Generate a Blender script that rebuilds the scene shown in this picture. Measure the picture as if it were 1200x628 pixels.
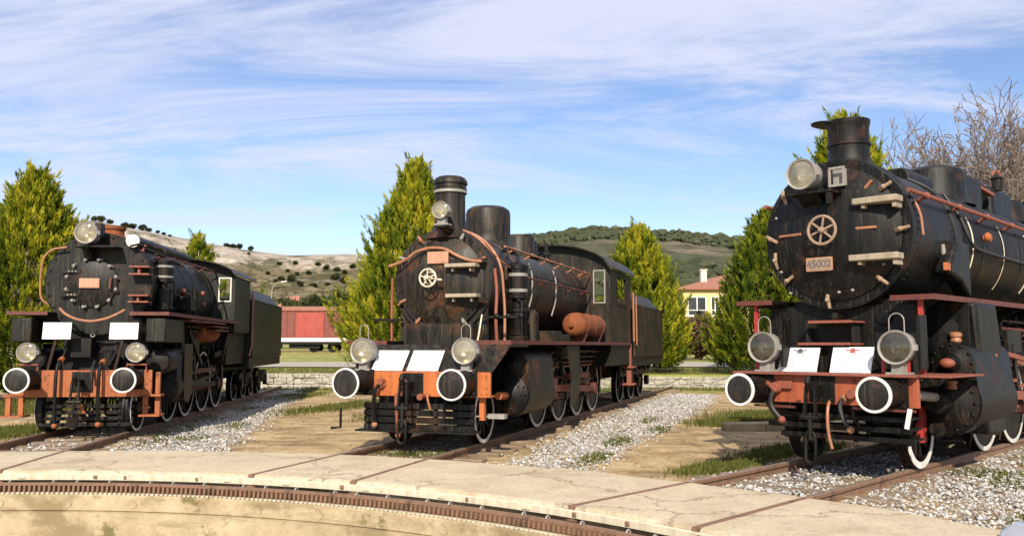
import bpy, math, random
import numpy as np
from math import sin, cos, pi, radians, sqrt, atan2, hypot, tan
from mathutils import Vector, Matrix

for _o in list(bpy.data.objects): bpy.data.objects.remove(_o)
SC = bpy.context.scene
COL = SC.collection
RNG = random.Random(7)
NPR = np.random.default_rng(11)

# ------------------------------------------------------------------ camera
H = 1.58
F, HOR = 1000.0, 405.0                      # focal length and horizon row of the 1200 px wide photograph
PITCH = math.atan((HOR - 314) / F)
cam = bpy.data.cameras.new('camera')
cam.sensor_fit = 'HORIZONTAL'; cam.sensor_width = 36.0; cam.lens = 36.0 * F / 1200.0
cam.clip_start = 0.1; cam.clip_end = 9000
camo = bpy.data.objects.new('camera', cam); COL.objects.link(camo)
camo.location = (0, 0, H); camo.rotation_euler = (pi / 2 + PITCH, 0, 0)
SC.camera = camo

# ------------------------------------------------------------------ sun, sky, exposure
SUN_AZ, SUN_EL = radians(-4), radians(33)   # azimuth measured from straight behind the camera, + to the right
tosun = Vector((sin(SUN_AZ) * cos(SUN_EL), -cos(SUN_AZ) * cos(SUN_EL), sin(SUN_EL)))
sl = bpy.data.lights.new('sun', 'SUN'); sl.energy = 5.0; sl.angle = radians(0.5); sl.color = (1.0, 0.90, 0.74)
so = bpy.data.objects.new('sun', sl); COL.objects.link(so)
so.rotation_euler = tosun.to_track_quat('Z', 'Y').to_euler(); so.location = (0, -20, 40)
SC.view_settings.view_transform = 'Standard'; SC.view_settings.look = 'None'
SC.view_settings.exposure = 0.30; SC.view_settings.gamma = 1.0; SC.view_settings.use_curve_mapping = False

W = bpy.data.worlds.new('World'); SC.world = W; W.use_nodes = True
wt = W.node_tree; wt.nodes.clear()
def wn(t, **k):
    n = wt.nodes.new(t)
    for a, v in k.items():
        if a in n.inputs: n.inputs[a].default_value = v
        else: setattr(n, a, v)
    return n
wl = wt.links.new
sky = wn('ShaderNodeTexSky'); sky.sky_type = 'NISHITA'; sky.sun_disc = False
sky.sun_elevation = SUN_EL; sky.sun_rotation = pi + SUN_AZ; sky.air_density = 1.0; sky.dust_density = 0.0; sky.ozone_density = 2.0; sky.altitude = 200
tc = wn('ShaderNodeTexCoord'); sp = wn('ShaderNodeSeparateXYZ'); wl(tc.outputs['Generated'], sp.inputs[0])
def wmath(op, a, b=None):
    n = wn('ShaderNodeMath', operation=op)
    for i, v in enumerate((a, b)):
        if v is None: continue
        if isinstance(v, (int, float)): n.inputs[i].default_value = v
        else: wl(v, n.inputs[i])
    return n.outputs[0]
zc = wmath('MAXIMUM', wmath('ADD', sp.outputs[2], 0.10), 0.03)
cu = wmath('DIVIDE', sp.outputs[0], zc); cv = wmath('DIVIDE', sp.outputs[1], zc)
cmb = wn('ShaderNodeCombineXYZ'); wl(cu, cmb.inputs[0]); wl(cv, cmb.inputs[1])
mp = wn('ShaderNodeMapping'); mp.inputs['Rotation'].default_value = (0, 0, radians(24)); mp.inputs['Scale'].default_value = (0.42, 1.05, 1); mp.inputs['Location'].default_value = (1.7, 0.35, 0)
wl(cmb.outputs[0], mp.inputs[0])
n1 = wn('ShaderNodeTexNoise', Scale=1.35, Detail=12.0, Roughness=0.69, Distortion=1.0); wl(mp.outputs[0], n1.inputs['Vector'])
n2 = wn('ShaderNodeTexNoise', Scale=0.55, Detail=3.0, Roughness=0.5, Distortion=0.3); wl(mp.outputs[0], n2.inputs['Vector'])
s = wmath('ADD', wmath('MULTIPLY', n1.outputs[0], 0.62), wmath('MULTIPLY', n2.outputs[0], 0.42))
# high in the sky the veil of cirrus is thicker, near the hills it is mostly clear
s = wmath('ADD', s, wmath('MULTIPLY', wmath('SUBTRACT', sp.outputs[2], 0.23), 0.34))
mr = wn('ShaderNodeMapRange'); mr.interpolation_type = 'SMOOTHSTEP'
wl(s, mr.inputs['Value']); mr.inputs['From Min'].default_value = 0.45; mr.inputs['From Max'].default_value = 0.64; mr.inputs['To Min'].default_value = 0.0; mr.inputs['To Max'].default_value = 0.9
tint = wn('ShaderNodeMix', data_type='RGBA', blend_type='MULTIPLY'); tint.inputs[0].default_value = 1.0
wl(sky.outputs[0], tint.inputs[6]); tint.inputs[7].default_value = (1.17, 1.16, 1.29, 1)
mx = wn('ShaderNodeMix', data_type='RGBA'); wl(mr.outputs[0], mx.inputs[0]); wl(tint.outputs[2], mx.inputs[6]); mx.inputs[7].default_value = (6.5, 6.7, 8.2, 1)
bg = wn('ShaderNodeBackground', Strength=0.10); wl(mx.outputs[2], bg.inputs[0])
wo = wn('ShaderNodeOutputWorld'); wl(bg.outputs[0], wo.inputs[0])

# ------------------------------------------------------------------ mesh building
class MB:
    def __init__(s): s.v = []; s.f = []
    def add(s, vs, fs):
        o = len(s.v); s.v.extend([tuple(p) for p in vs]); s.f.extend([tuple(i + o for i in f) for f in fs]); return s
    def box(s, x0, x1, y0, y1, z0, z1):
        return s.add([(x, y, z) for z in (z0, z1) for x, y in ((x0, y0), (x1, y0), (x1, y1), (x0, y1))],
                     [(3, 2, 1, 0), (4, 5, 6, 7), (0, 1, 5, 4), (1, 2, 6, 5), (2, 3, 7, 6), (3, 0, 4, 7)])
    def obox(s, c, sz, rot):
        M = Matrix.Rotation(rot[2], 3, 'Z') @ Matrix.Rotation(rot[1], 3, 'Y') @ Matrix.Rotation(rot[0], 3, 'X')
        vs = [Vector(c) + M @ Vector((x * sz[0] / 2, y * sz[1] / 2, z * sz[2] / 2)) for z in (-1, 1) for x, y in ((-1, -1), (1, -1), (1, 1), (-1, 1))]
        return s.add(vs, [(3, 2, 1, 0), (4, 5, 6, 7), (0, 1, 5, 4), (1, 2, 6, 5), (2, 3, 7, 6), (3, 0, 4, 7)])
    def bar(s, a, b, w, t, up=(0, 0, 1)):
        a = Vector(a); b = Vector(b); d = (b - a).normalized(); u = Vector(up)
        if abs(d.dot(u)) > .95: u = Vector((0, 1, 0))
        x = d.cross(u).normalized(); z = x.cross(d)
        vs = []
        for p in (a, b):
            for i, j in ((-1, -1), (1, -1), (1, 1), (-1, 1)): vs.append(p + x * (i * w / 2) + z * (j * t / 2))
        return s.add(vs, [(3, 2, 1, 0), (4, 5, 6, 7), (0, 1, 5, 4), (1, 2, 6, 5), (2, 3, 7, 6), (3, 0, 4, 7)])
    def lathe(s, prof, o=(0, 0, 0), ax=(0, 1, 0), n=32, a0=0.0, a1=2 * pi, caps=True):
        """prof: list of (radius, distance along the axis)"""
        ax = Vector(ax).normalized(); u = Vector((0, 0, 1)) if abs(ax.z) < .9 else Vector((1, 0, 0))
        x = ax.cross(u).normalized(); y = x.cross(ax); o = Vector(o)
        full = abs(a1 - a0 - 2 * pi) < 1e-6; m = n if full else n + 1
        vs = []; fs = []
        for r, t in prof:
            for k in range(m):
                a = a0 + (a1 - a0) * k / n
                vs.append(o + ax * t + x * (r * cos(a)) + y * (r * sin(a)))
        for i in range(len(prof) - 1):
            for k in range(n):
                k2 = (k + 1) % m
                fs.append((i * m + k, i * m + k2, (i + 1) * m + k2, (i + 1) * m + k))
        if caps and full:
            if prof[0][0] > 1e-4: fs.append(tuple(range(m))[::-1])
            if prof[-1][0] > 1e-4: fs.append(tuple((len(prof) - 1) * m + k for k in range(m)))
        return s.add(vs, fs)
    def cyl(s, a, b, r, r2=None, n=16):
        a = Vector(a); b = Vector(b); d = b - a
        return s.lathe([(r, 0), (r if r2 is None else r2, d.length)], a, d, n)
    def tube(s, pts, r, n=8, closed=False):
        P = [Vector(p) for p in pts]; N = len(P); vs = []; fs = []
        prev = None
        for i in range(N):
            if closed: d = (P[(i + 1) % N] - P[i - 1]).normalized()
            else: d = (P[min(i + 1, N - 1)] - P[max(i - 1, 0)]).normalized()
            if prev is None:
                u = Vector((0, 0, 1)) if abs(d.z) < .9 else Vector((1, 0, 0)); x = d.cross(u).normalized()
            else:
                x = (prev - d * prev.dot(d)).normalized()
            prev = x; y = d.cross(x)
            rr = r[i] if isinstance(r, (list, tuple)) else r
            for k in range(n):
                a = 2 * pi * k / n; vs.append(P[i] + x * (rr * cos(a)) + y * (rr * sin(a)))
        for i in range(N if closed else N - 1):
            j = (i + 1) % N
            for k in range(n): fs.append((i * n + k, i * n + (k + 1) % n, j * n + (k + 1) % n, j * n + k))
        if not closed: fs += [tuple(range(n))[::-1], tuple((N - 1) * n + k for k in range(n))]
        return s.add(vs, fs)
    def ring(s, c, ax, R, r, n=32, m=8):
        ax = Vector(ax).normalized(); u = Vector((0, 0, 1)) if abs(ax.z) < .9 else Vector((1, 0, 0))
        x = ax.cross(u).normalized(); y = x.cross(ax)
        return s.tube([Vector(c) + x * (R * cos(2 * pi * k / n)) + y * (R * sin(2 * pi * k / n)) for k in range(n)], r, m, True)
    def prism(s, poly, plane, a0, a1):
        """poly of 2D points in 'xz' (extruded along y), 'yz' (along x) or 'xy' (along z)"""
        def P(p, a): return {'xz': (p[0], a, p[1]), 'yz': (a, p[0], p[1]), 'xy': (p[0], p[1], a)}[plane]
        n = len(poly); vs = [P(p, a0) for p in poly] + [P(p, a1) for p in poly]
        fs = [tuple(range(n)), tuple(range(2 * n - 1, n - 1, -1))] + [(i, i + n, (i + 1) % n + n, (i + 1) % n) for i in range(n)]
        return s.add(vs, fs)
    def bolt(s, c, ax, r=.014, h=.012):
        return s.lathe([(r, 0), (r * .9, h), (r * .4, h * 1.35)], c, ax, 6)
    def boltring(s, c, ax, R, k, r=.014, h=.012, a0=0.0):
        axv = Vector(ax).normalized(); u = Vector((0, 0, 1)) if abs(axv.z) < .9 else Vector((1, 0, 0))
        x = axv.cross(u).normalized(); y = x.cross(axv)
        for i in range(k):
            a = a0 + 2 * pi * i / k; s.bolt(Vector(c) + x * (R * cos(a)) + y * (R * sin(a)), ax, r, h)
        return s
    def sphere(s, c, r, n=12, m=8, sc=(1, 1, 1)):
        c = Vector(c); vs = []; fs = []
        for i in range(m + 1):
            t = pi * i / m
            for k in range(n):
                a = 2 * pi * k / n; vs.append(c + Vector((r * sin(t) * cos(a) * sc[0], r * sin(t) * sin(a) * sc[1], r * cos(t) * sc[2])))
        for i in range(m):
            for k in range(n): fs.append((i * n + k, (i + 1) * n + k, (i + 1) * n + (k + 1) % n, i * n + (k + 1) % n))
        return s.add(vs, fs)

def tag(o, label=None, cat=None, group=None, kind=None):
    if label: o['label'] = label
    if cat: o['category'] = cat
    if group: o['group'] = group
    if kind: o['kind'] = kind
    return o
SPLIT = set('pump_band relief_lever hose_fitting reverse_gear pump_pipe lamp_bracket_bar oil_cup step_edge_red cab_handrail brake_beam lamp_stand valve_wheels safety_valves whistle_stand running_board_post air_cock brake_shoes tank_saddle motion_bracket lubricator_box door_studs front_shelf valve_gear crosshead side_step_board side_step_bar front_tank sand_pipe lower_step mechanical_lubricator smokebox_saddle axlebox_frame coal_bunker lamp_bracket'.split())
def islands(mb):
    """groups of touching pieces of one mesh"""
    par = list(range(len(mb.v)))
    def find(a):
        while par[a] != a: par[a] = par[par[a]]; a = par[a]
        return a
    for f in mb.f:
        for q in f[1:]: par[find(q)] = find(f[0])
    comp = {}
    for i in range(len(mb.v)): comp.setdefault(find(i), []).append(i)
    bb = [[ [min(mb.v[i][k] for i in c) - .006 for k in range(3)], [max(mb.v[i][k] for i in c) + .006 for k in range(3)], [r]] for r, c in comp.items()]
    ch = True
    while ch:
        ch = False
        for i in range(len(bb)):
            for j in range(i + 1, len(bb)):
                a, b = bb[i], bb[j]
                if all(a[0][k] <= b[1][k] and b[0][k] <= a[1][k] for k in range(3)):
                    bb[i] = [[min(a[0][k], b[0][k]) for k in range(3)], [max(a[1][k], b[1][k]) for k in range(3)], a[2] + b[2]]; del bb[j]; ch = True; break
            if ch: break
    out = []
    for b in bb:
        rs = set(b[2]); n = MB(); idx = {}
        for f in mb.f:
            if find(f[0]) in rs:
                for q in f:
                    if q not in idx: idx[q] = len(n.v); n.v.append(mb.v[q])
                n.f.append(tuple(idx[q] for q in f))
        out.append(n)
    return out
def build(mb, name, mat, parent=None, bevel=0.0, smooth=38, flat=False):
    if name in SPLIT:
        g = islands(mb)
        if len(g) > 1:
            os_ = [build1(q, name, mat, parent, bevel, smooth, flat) for q in g]; return os_[0]
    return build1(mb, name, mat, parent, bevel, smooth, flat)
def build1(mb, name, mat, parent=None, bevel=0.0, smooth=38, flat=False):
    me = bpy.data.meshes.new(name); me.from_pydata(mb.v, [], mb.f); me.validate(); me.update()
    import bmesh
    bm = bmesh.new(); bm.from_mesh(me); bmesh.ops.recalc_face_normals(bm, faces=bm.faces); bm.to_mesh(me); bm.free()
    if not flat:
        me.polygons.foreach_set('use_smooth', [True] * len(me.polygons)); me.set_sharp_from_angle(angle=radians(smooth))
    me.materials.append(mat)
    o = bpy.data.objects.new(name, me); COL.objects.link(o)
    if parent: o.parent = parent
    if bevel:
        b = o.modifiers.new('edges', 'BEVEL'); b.width = bevel; b.segments = 2; b.limit_method = 'ANGLE'; b.angle_limit = radians(50)
    return o
def rawmesh(name, V, Fc, mat, parent=None, tint=None, smooth=False):
    """V (n,3) array, Fc (m,k) array of equal-sized faces; tint: one value per face"""
    me = bpy.data.meshes.new(name); n, (m, k) = len(V), Fc.shape
    me.vertices.add(n); me.vertices.foreach_set('co', np.asarray(V, np.float32).ravel())
    me.loops.add(m * k); me.loops.foreach_set('vertex_index', np.asarray(Fc, np.int32).ravel())
    me.polygons.add(m); me.polygons.foreach_set('loop_start', np.arange(0, m * k, k, dtype=np.int32))
    me.polygons.foreach_set('use_smooth', np.full(m, smooth, dtype=bool))
    me.update(calc_edges=True)
    if tint is not None:
        a = me.attributes.new('tint', 'FLOAT', 'FACE'); a.data.foreach_set('value', np.asarray(tint, np.float32))
    me.materials.append(mat)
    o = bpy.data.objects.new(name, me); COL.objects.link(o)
    if parent: o.parent = parent
    return o
def empty(name, loc, rz=0.0):
    o = bpy.data.objects.new(name, None); COL.objects.link(o); o.location = loc; o.rotation_euler = (0, 0, rz); o.empty_display_size = .3
    return o

# ------------------------------------------------------------------ materials
class NM:
    def __init__(s, name):
        s.m = bpy.data.materials.new(name); s.m.use_nodes = True; s.t = s.m.node_tree; s.b = s.t.nodes['Principled BSDF']
        s.tc = s.t.nodes.new('ShaderNodeTexCoord')
    def n(s, t, **k):
        n = s.t.nodes.new(t)
        for a, v in k.items():
            if a in n.inputs: n.inputs[a].default_value = v
            else: setattr(n, a, v)
        return n
    def l(s, a, b): s.t.links.new(a, b)
    def map(s, scale=(1, 1, 1), rot=(0, 0, 0), src='Object'):
        m = s.n('ShaderNodeMapping'); m.inputs['Scale'].default_value = scale; m.inputs['Rotation'].default_value = rot; s.l(s.tc.outputs[src], m.inputs[0]); return m.outputs[0]
    def noise(s, scale, detail=5, rough=.55, vec=None, dist=0.0):
        n = s.n('ShaderNodeTexNoise', Scale=scale, Detail=detail, Roughness=rough, Distortion=dist); s.l(vec if vec is not None else s.tc.outputs['Object'], n.inputs['Vector']); return n.outputs[0]
    def vor(s, scale, vec=None, feature='F1', out='Distance'):
        n = s.n('ShaderNodeTexVoronoi', feature=feature, Scale=scale); s.l(vec if vec is not None else s.tc.outputs['Object'], n.inputs['Vector']); return n.outputs[out]
    def ramp(s, fac, stops):
        r = s.n('ShaderNodeValToRGB'); e = r.color_ramp.elements
        while len(e) > 1: e.remove(e[-1])
        for i, (p, c) in enumerate(stops):
            el = e[0] if i == 0 else e.new(p)
            el.position = p
            el.color = (*c, 1) if isinstance(c, (tuple, list)) else (c, c, c, 1)
        s.l(fac, r.inputs[0]); return r.outputs[0]
    def rng(s, v, a, b, c=0.0, d=1.0):
        r = s.n('ShaderNodeMapRange'); s.l(v, r.inputs['Value'])
        for i, x in zip(('From Min', 'From Max', 'To Min', 'To Max'), (a, b, c, d)): r.inputs[i].default_value = x
        return r.outputs[0]
    def mix(s, f, a, b, mode='MIX'):
        m = s.n('ShaderNodeMix', data_type='RGBA', blend_type=mode)
        for i, v in ((0, f), (6, a), (7, b)):
            if isinstance(v, (int, float)): m.inputs[i].default_value = v
            elif isinstance(v, tuple): m.inputs[i].default_value = (*v, 1)
            else: s.l(v, m.inputs[i])
        return m.outputs[2]
    def math(s, op, a, b=0.0):
        m = s.n('ShaderNodeMath', operation=op)
        for i, v in enumerate((a, b)):
            if isinstance(v, (int, float)): m.inputs[i].default_value = v
            else: s.l(v, m.inputs[i])
        return m.outputs[0]
    def set(s, color=None, rough=None, metal=None, spec=None):
        for k, v in (('Base Color', color), ('Roughness', rough), ('Metallic', metal), ('Specular IOR Level', spec)):
            if v is None: continue
            if isinstance(v, tuple): s.b.inputs[k].default_value = (*v, 1)
            elif isinstance(v, (int, float)): s.b.inputs[k].default_value = v
            else: s.l(v, s.b.inputs[k])
    def bump(s, h, strength=.3, dist=.02):
        b = s.n('ShaderNodeBump', Strength=strength, Distance=dist); s.l(h, b.inputs['Height']); s.l(b.outputs[0], s.b.inputs['Normal'])

def sooty(name, dark, mid, rust, amt_mid=.5, amt_rust=.25, rough=(.36, .7)):
    """old engine paint: near-black, weathered in vertical runs to grey-brown, with rust blooms and pale streaks"""
    m = NM(name)
    st = m.noise(3.0, 7, .68, m.map((2.6, 2.6, .30)), .7)
    bl = m.noise(2.4, 8, .72); big = m.noise(.9, 4, .6)
    fine = m.noise(42, 4, .65)
    base = m.mix(m.rng(st, .54 - .20 * amt_mid, .74 - .1 * amt_mid), dark, mid)
    base = m.mix(m.rng(fine, .45, .75, 0, .5), base, tuple(x * .45 for x in dark))
    r = m.math('MULTIPLY', m.rng(bl, .60 - .16 * amt_rust, .72 - .06 * amt_rust), m.rng(fine, .3, .6))
    c = m.mix(r, base, rust)
    run = m.noise(11.0, 4, .55, m.map((3.4, 3.4, .13)))
    rm = m.math('MULTIPLY', m.rng(run, .56, .72, 0, .8), m.rng(big, .35, .6))
    c = m.mix(rm, c, (mid[0] * 1.6 + .055, mid[1] * 1.6 + .048, mid[2] * 1.4 + .036))
    m.set(c, m.rng(m.math('ADD', st, m.math('MULTIPLY', r, .5)), .3, .9, *rough), 0.0, .27)
    m.bump(m.math('ADD', m.math('MULTIPLY', fine, .5), bl), .32, .014)
    return m.m
def chipped(name, base, dark, amt=.4, rough=.6, scale=6.0):
    """painted steel with dark chips and dirty runs"""
    m = NM(name)
    a = m.noise(scale, 8, .68); b = m.noise(4, 5, .6, m.map((3, 3, .35)))
    c = m.mix(m.rng(b, .40, .66, 0, .75), base, tuple(x * .62 for x in base))
    c = m.mix(m.rng(m.noise(1.7, 6, .7), .52, .7, 0, .6), c, tuple(x * .7 + y * .3 for x, y in zip(base, dark)))
    c = m.mix(m.rng(a, .68 - .16 * amt, .76 - .1 * amt), c, dark)
    m.set(c, m.rng(a, .3, .7, rough - .12, rough + .15)); m.bump(a, .15, .008)
    return m.m
MT = {}
MT['blackC'] = sooty('engine_black_oily', (.0035, .0035, .0032), (.017, .0155, .012), (.085, .032, .014), .36, .26, (.40, .68))
MT['blackB'] = sooty('engine_black_weathered', (.006, .0052, .004), (.043, .036, .023), (.13, .045, .016), .60, .48, (.36, .72))
MT['blackA'] = sooty('engine_black_faded', (.0055, .0055, .0048), (.022, .021, .0155), (.09, .037, .016), .5, .26, (.36, .70))
MT['tendA'] = sooty('tender_olive_black', (.011, .0115, .0075), (.036, .035, .023), (.11, .045, .02), .5, .22, (.42, .66))
MT['under'] = sooty('underframe_grease', (.003, .0027, .0024), (.011, .009, .0065), (.065, .027, .013), .35, .42, (.42, .72))
MT['orange'] = chipped('beam_orange', (.46, .128, .030), (.10, .045, .02), .55)
MT['orangeA'] = chipped('beam_orange_worn', (.36, .103, .032), (.075, .032, .018), .75)
MT['redorange'] = chipped('beam_red_orange', (.36, .088, .036), (.13, .055, .03), .4)
MT['oxide'] = chipped('red_oxide_trim', (.125, .032, .022), (.03, .018, .013), .65)
MT['salmon'] = chipped('faded_red_pipe', (.27, .078, .045), (.08, .035, .024), .6)
MT['copper'] = chipped('copper_pipe', (.36, .155, .078), (.12, .055, .03), .6, .5)
MT['white'] = chipped('white_paint', (.78, .76, .71), (.30, .25, .19), .38, .55, 9)
MT['tyre'] = chipped('tyre_white_paint', (.70, .68, .62), (.20, .16, .12), .35, .55)
MT['tyregrey'] = chipped('tyre_grey_paint', (.42, .41, .38), (.12, .10, .08), .45, .55)
MT['cream'] = chipped('cream_paint', (.66, .58, .43), (.22, .15, .09), .4, .5)
MT['rust'] = chipped('tank_rust', (.235, .066, .019), (.075, .028, .012), 1.0, .88, 4)
MT['disc'] = sooty('buffer_disc_grease', (.014, .013, .012), (.040, .036, .030), (.10, .05, .03), .4, .2, (.35, .6))
MT['red'] = chipped('wheel_red', (.42, .035, .03), (.08, .03, .02), .35)
MT['dullrust'] = chipped('handwheel_dull_rust', (.33, .225, .15), (.14, .075, .045), .6, .7, 12)
MT['steel'] = chipped('bare_steel', (.30, .28, .25), (.12, .08, .05), .45, .45)
MT['board_wood'] = chipped('plank_wood_weathered', (.36, .30, .22), (.16, .11, .07), .4, .8, 9)
MT['paper'] = chipped('board_white', (.84, .85, .86), (.62, .62, .62), .08, .55, 2)
MT['ink'] = chipped('ink_grey', (.42, .44, .50), (.36, .38, .42), .1, .7)
MT['inkdark'] = chipped('ink_dark', (.10, .10, .13), (.07, .07, .09), .1, .7)
MT['inkred'] = chipped('ink_red', (.45, .10, .10), (.3, .09, .09), .1, .7)
def mk_plain(name, c, rough=.6, metal=0.0):
    m = NM(name); a = m.noise(7, 5, .6); m.set(m.mix(m.rng(a, .3, .7), tuple(x * .85 for x in c), tuple(min(1, x * 1.12) for x in c)), rough, metal); return m.m
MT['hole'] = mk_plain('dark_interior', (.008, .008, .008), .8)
MT['reflector'] = mk_plain('lamp_reflector', (.72, .66, .50), .28, .85)
MT['rubber'] = mk_plain('hose_rubber', (.016, .016, .016), .55)
MT['bronze'] = chipped('plate_bronze', (.52, .27, .17), (.28, .13, .08), .35, .5, 14)
MT['plateface'] = chipped('plate_face_pink', (.56, .27, .17), (.36, .17, .11), .35, .6, 20)
def mk_glass(name='lamp_glass', dc=(.42, .39, .30), lo=.22, hi=.6):
    m = NM(name); t = m.t
    gl = m.n('ShaderNodeBsdfGlossy', Roughness=.06); tr = m.n('ShaderNodeBsdfTransparent'); tr.inputs[0].default_value = (.9, .88, .8, 1)
    di = m.n('ShaderNodeBsdfDiffuse'); di.inputs[0].default_value = (*dc, 1)
    fr = m.n('ShaderNodeFresnel', IOR=1.5)
    a = m.n('ShaderNodeMixShader'); m.l(m.rng(m.noise(5, 4, .6), .35, .7, lo, hi), a.inputs[0]); m.l(tr.outputs[0], a.inputs[1]); m.l(di.outputs[0], a.inputs[2])
    b = m.n('ShaderNodeMixShader'); m.l(m.math('ADD', fr.outputs[0], .04), b.inputs[0]); m.l(a.outputs[0], b.inputs[1]); m.l(gl.outputs[0], b.inputs[2])
    m.l(b.outputs[0], t.nodes['Material Output'].inputs[0]); return m.m
MT['glass'] = mk_glass()
MT['darkglass'] = mk_glass('lamp_glass_dark', (.055, .048, .035), .25, .8)
def mk_window():
    m = NM('window_glass'); m.set((.03, .035, .04), .08, 0, .6); return m.m
MT['winglass'] = mk_window()
def mk_foliage(name, stops, trans=.3):
    m = NM(name); at = m.n('ShaderNodeAttribute'); at.attribute_name = 'tint'
    c = m.ramp(at.outputs['Fac'], stops)
    d = m.n('ShaderNodeBsdfDiffuse'); tl = m.n('ShaderNodeBsdfTranslucent'); x = m.n('ShaderNodeMixShader'); x.inputs[0].default_value = trans
    m.l(c, d.inputs[0]); m.l(c, tl.inputs[0]); m.l(d.outputs[0], x.inputs[1]); m.l(tl.outputs[0], x.inputs[2]); m.l(x.outputs[0], m.t.nodes['Material Output'].inputs[0]); return m.m
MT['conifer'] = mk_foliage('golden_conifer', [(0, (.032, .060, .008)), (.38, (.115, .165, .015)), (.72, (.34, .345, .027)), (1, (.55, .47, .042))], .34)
MT['coniferdark'] = mk_foliage('green_conifer', [(0, (.034, .062, .010)), (.45, (.080, .122, .015)), (1, (.33, .34, .030))], .32)
MT['scrubleaf'] = mk_foliage('scrub_leaf', [(0, (.030, .040, .016)), (.6, (.055, .065, .028)), (1, (.09, .095, .045))], .15)
MT['hazedwood'] = mk_foliage('hazed_wood_leaf', [(0, (.050, .060, .034)), (.6, (.085, .092, .052)), (1, (.13, .13, .08))], .1)  # greyer, paler leaf tones: distance haze put into the colour
MT['hillscrub'] = mk_foliage('hill_scrub_leaf', [(0, (.055, .055, .028)), (.5, (.12, .105, .06)), (1, (.22, .185, .12))], .1)
MT['shrubbrown'] = mk_foliage('brown_twig_shrub', [(0, (.09, .055, .035)), (.6, (.15, .095, .06)), (1, (.17, .14, .06))], .1)
MT['grassblade'] = mk_foliage('grass_blade', [(0, (.045, .065, .014)), (.5, (.105, .125, .028)), (1, (.27, .23, .085))], .3)
def mk_bark(name, a, b):
    m = NM(name); n = m.noise(6, 6, .65, m.map((2, 2, .5))); m.set(m.ramp(n, [(.3, a), (.7, b)]), .9); m.bump(n, .4, .03); return m.m
MT['bark'] = mk_bark('bark_brown', (.06, .042, .028), (.14, .10, .07))
MT['barkpale'] = mk_bark('bark_bare_tree', (.11, .083, .068), (.27, .215, .175))
def mk_stones():
    m = NM('marble_ballast'); at = m.n('ShaderNodeAttribute'); at.attribute_name = 'tint'
    c = m.ramp(at.outputs['Fac'], [(0, (.10, .092, .08)), (.3, (.235, .224, .208)), (.65, (.41, .398, .38)), (1, (.68, .67, .65))])
    m.set(m.mix(m.rng(m.noise(30, 3), .4, .7, 0, .35), c, (.33, .29, .23)), .75); return m.m
MT['stones'] = mk_stones()
def mk_ground():
    m = NM('dirt_ground'); P = m.tc.outputs['Object']
    big = m.noise(.28, 6, .6, P); mid = m.noise(1.6, 7, .65, P); fine = m.noise(14, 6, .7, P); strat = m.noise(1.0, 6, .6, m.map((.7, 2.4, 1)))
    c = m.ramp(mid, [(.30, (.17, .112, .055)), (.43, (.38, .265, .13)), (.56, (.52, .38, .20)), (.74, (.64, .49, .28))])
    c = m.mix(m.rng(strat, .49, .62, 0, .85), c, (.245, .168, .088))
    trk = m.noise(.8, 7, .7, m.map((1.6, .35, 1), (0, 0, .35))); c = m.mix(m.rng(trk, .52, .60, 0, .6), c, (.19, .13, .07))
    c = m.mix(m.rng(fine, .35, .7, 0, .35), c, (.17, .12, .07))
    far = m.n('ShaderNodeSeparateXYZ'); m.l(P, far.inputs[0])
    g = m.ramp(m.noise(.45, 7, .7, P), [(.3, (.13, .165, .03)), (.5, (.27, .265, .07)), (.72, (.44, .37, .16))])
    g = m.mix(m.rng(m.noise(3.0, 5, .7, P), .5, .75, 0, .6), g, (.085, .115, .025))
    fy = m.math('ADD', far.outputs[1], m.math('MULTIPLY', m.math('SUBTRACT', big, .5), 7.0))
    c = m.mix(m.rng(fy, 31.2, 32.6), c, g)
    m.set(c, .95, 0, .2); m.bump(m.math('ADD', mid, m.math('MULTIPLY', fine, .5)), .6, .05); return m.m
MT['ground'] = mk_ground()
def mk_concrete(name, a, b, stain, amt=.5, scale=1.0):
    m = NM(name); P = m.tc.outputs['Object']
    n = m.noise(2.2 * scale, 8, .65, P); f = m.noise(25 * scale, 6, .7, P); st = m.noise(.9 * scale, 8, .7, P, )
    c = m.ramp(n, [(.3, a), (.7, b)])
    c = m.mix(m.rng(f, .45, .72, 0, .6), c, tuple(x * .6 for x in a))
    hr = m.noise(6 * scale, 8, .75, m.map((1, 1, 1), (0, 0, .5))); c = m.mix(m.rng(hr, .56, .62, 0, .45), c, tuple(x * .62 for x in a))
    c = m.mix(m.rng(st, .66 - .2 * amt, .74 - .12 * amt, 0, .8), c, stain)
    dv = m.n('ShaderNodeVectorMath', operation='ADD'); nz = m.n('ShaderNodeTexNoise', Scale=1.6 * scale, Detail=6, Roughness=.7); m.l(P, nz.inputs['Vector']); m.l(P, dv.inputs[0]); m.l(nz.outputs['Color'], dv.inputs[1])
    cr = m.vor(.55 * scale, dv.outputs[0], 'DISTANCE_TO_EDGE'); c = m.mix(m.rng(cr, .003, .009, .75, 0), c, tuple(x * .38 for x in a))
    spk = m.noise(60 * scale, 3, .6, P); c = m.mix(m.rng(spk, .64, .72, 0, .6), c, tuple(x * .42 for x in a))
    rs = m.noise(.5 * scale, 9, .75, m.map((1, 1, 1), (0, 0, 1.1))); c = m.mix(m.rng(rs, .55, .66, 0, .6), c, (.30, .235, .15))
    m.set(c, .9, 0, .25); m.bump(m.math('ADD', n, f), .35, .012); return m.m
MT['slab'] = mk_concrete('apron_concrete', (.46, .375, .250), (.60, .505, .350), (.36, .275, .17), .6, .8)
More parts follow.
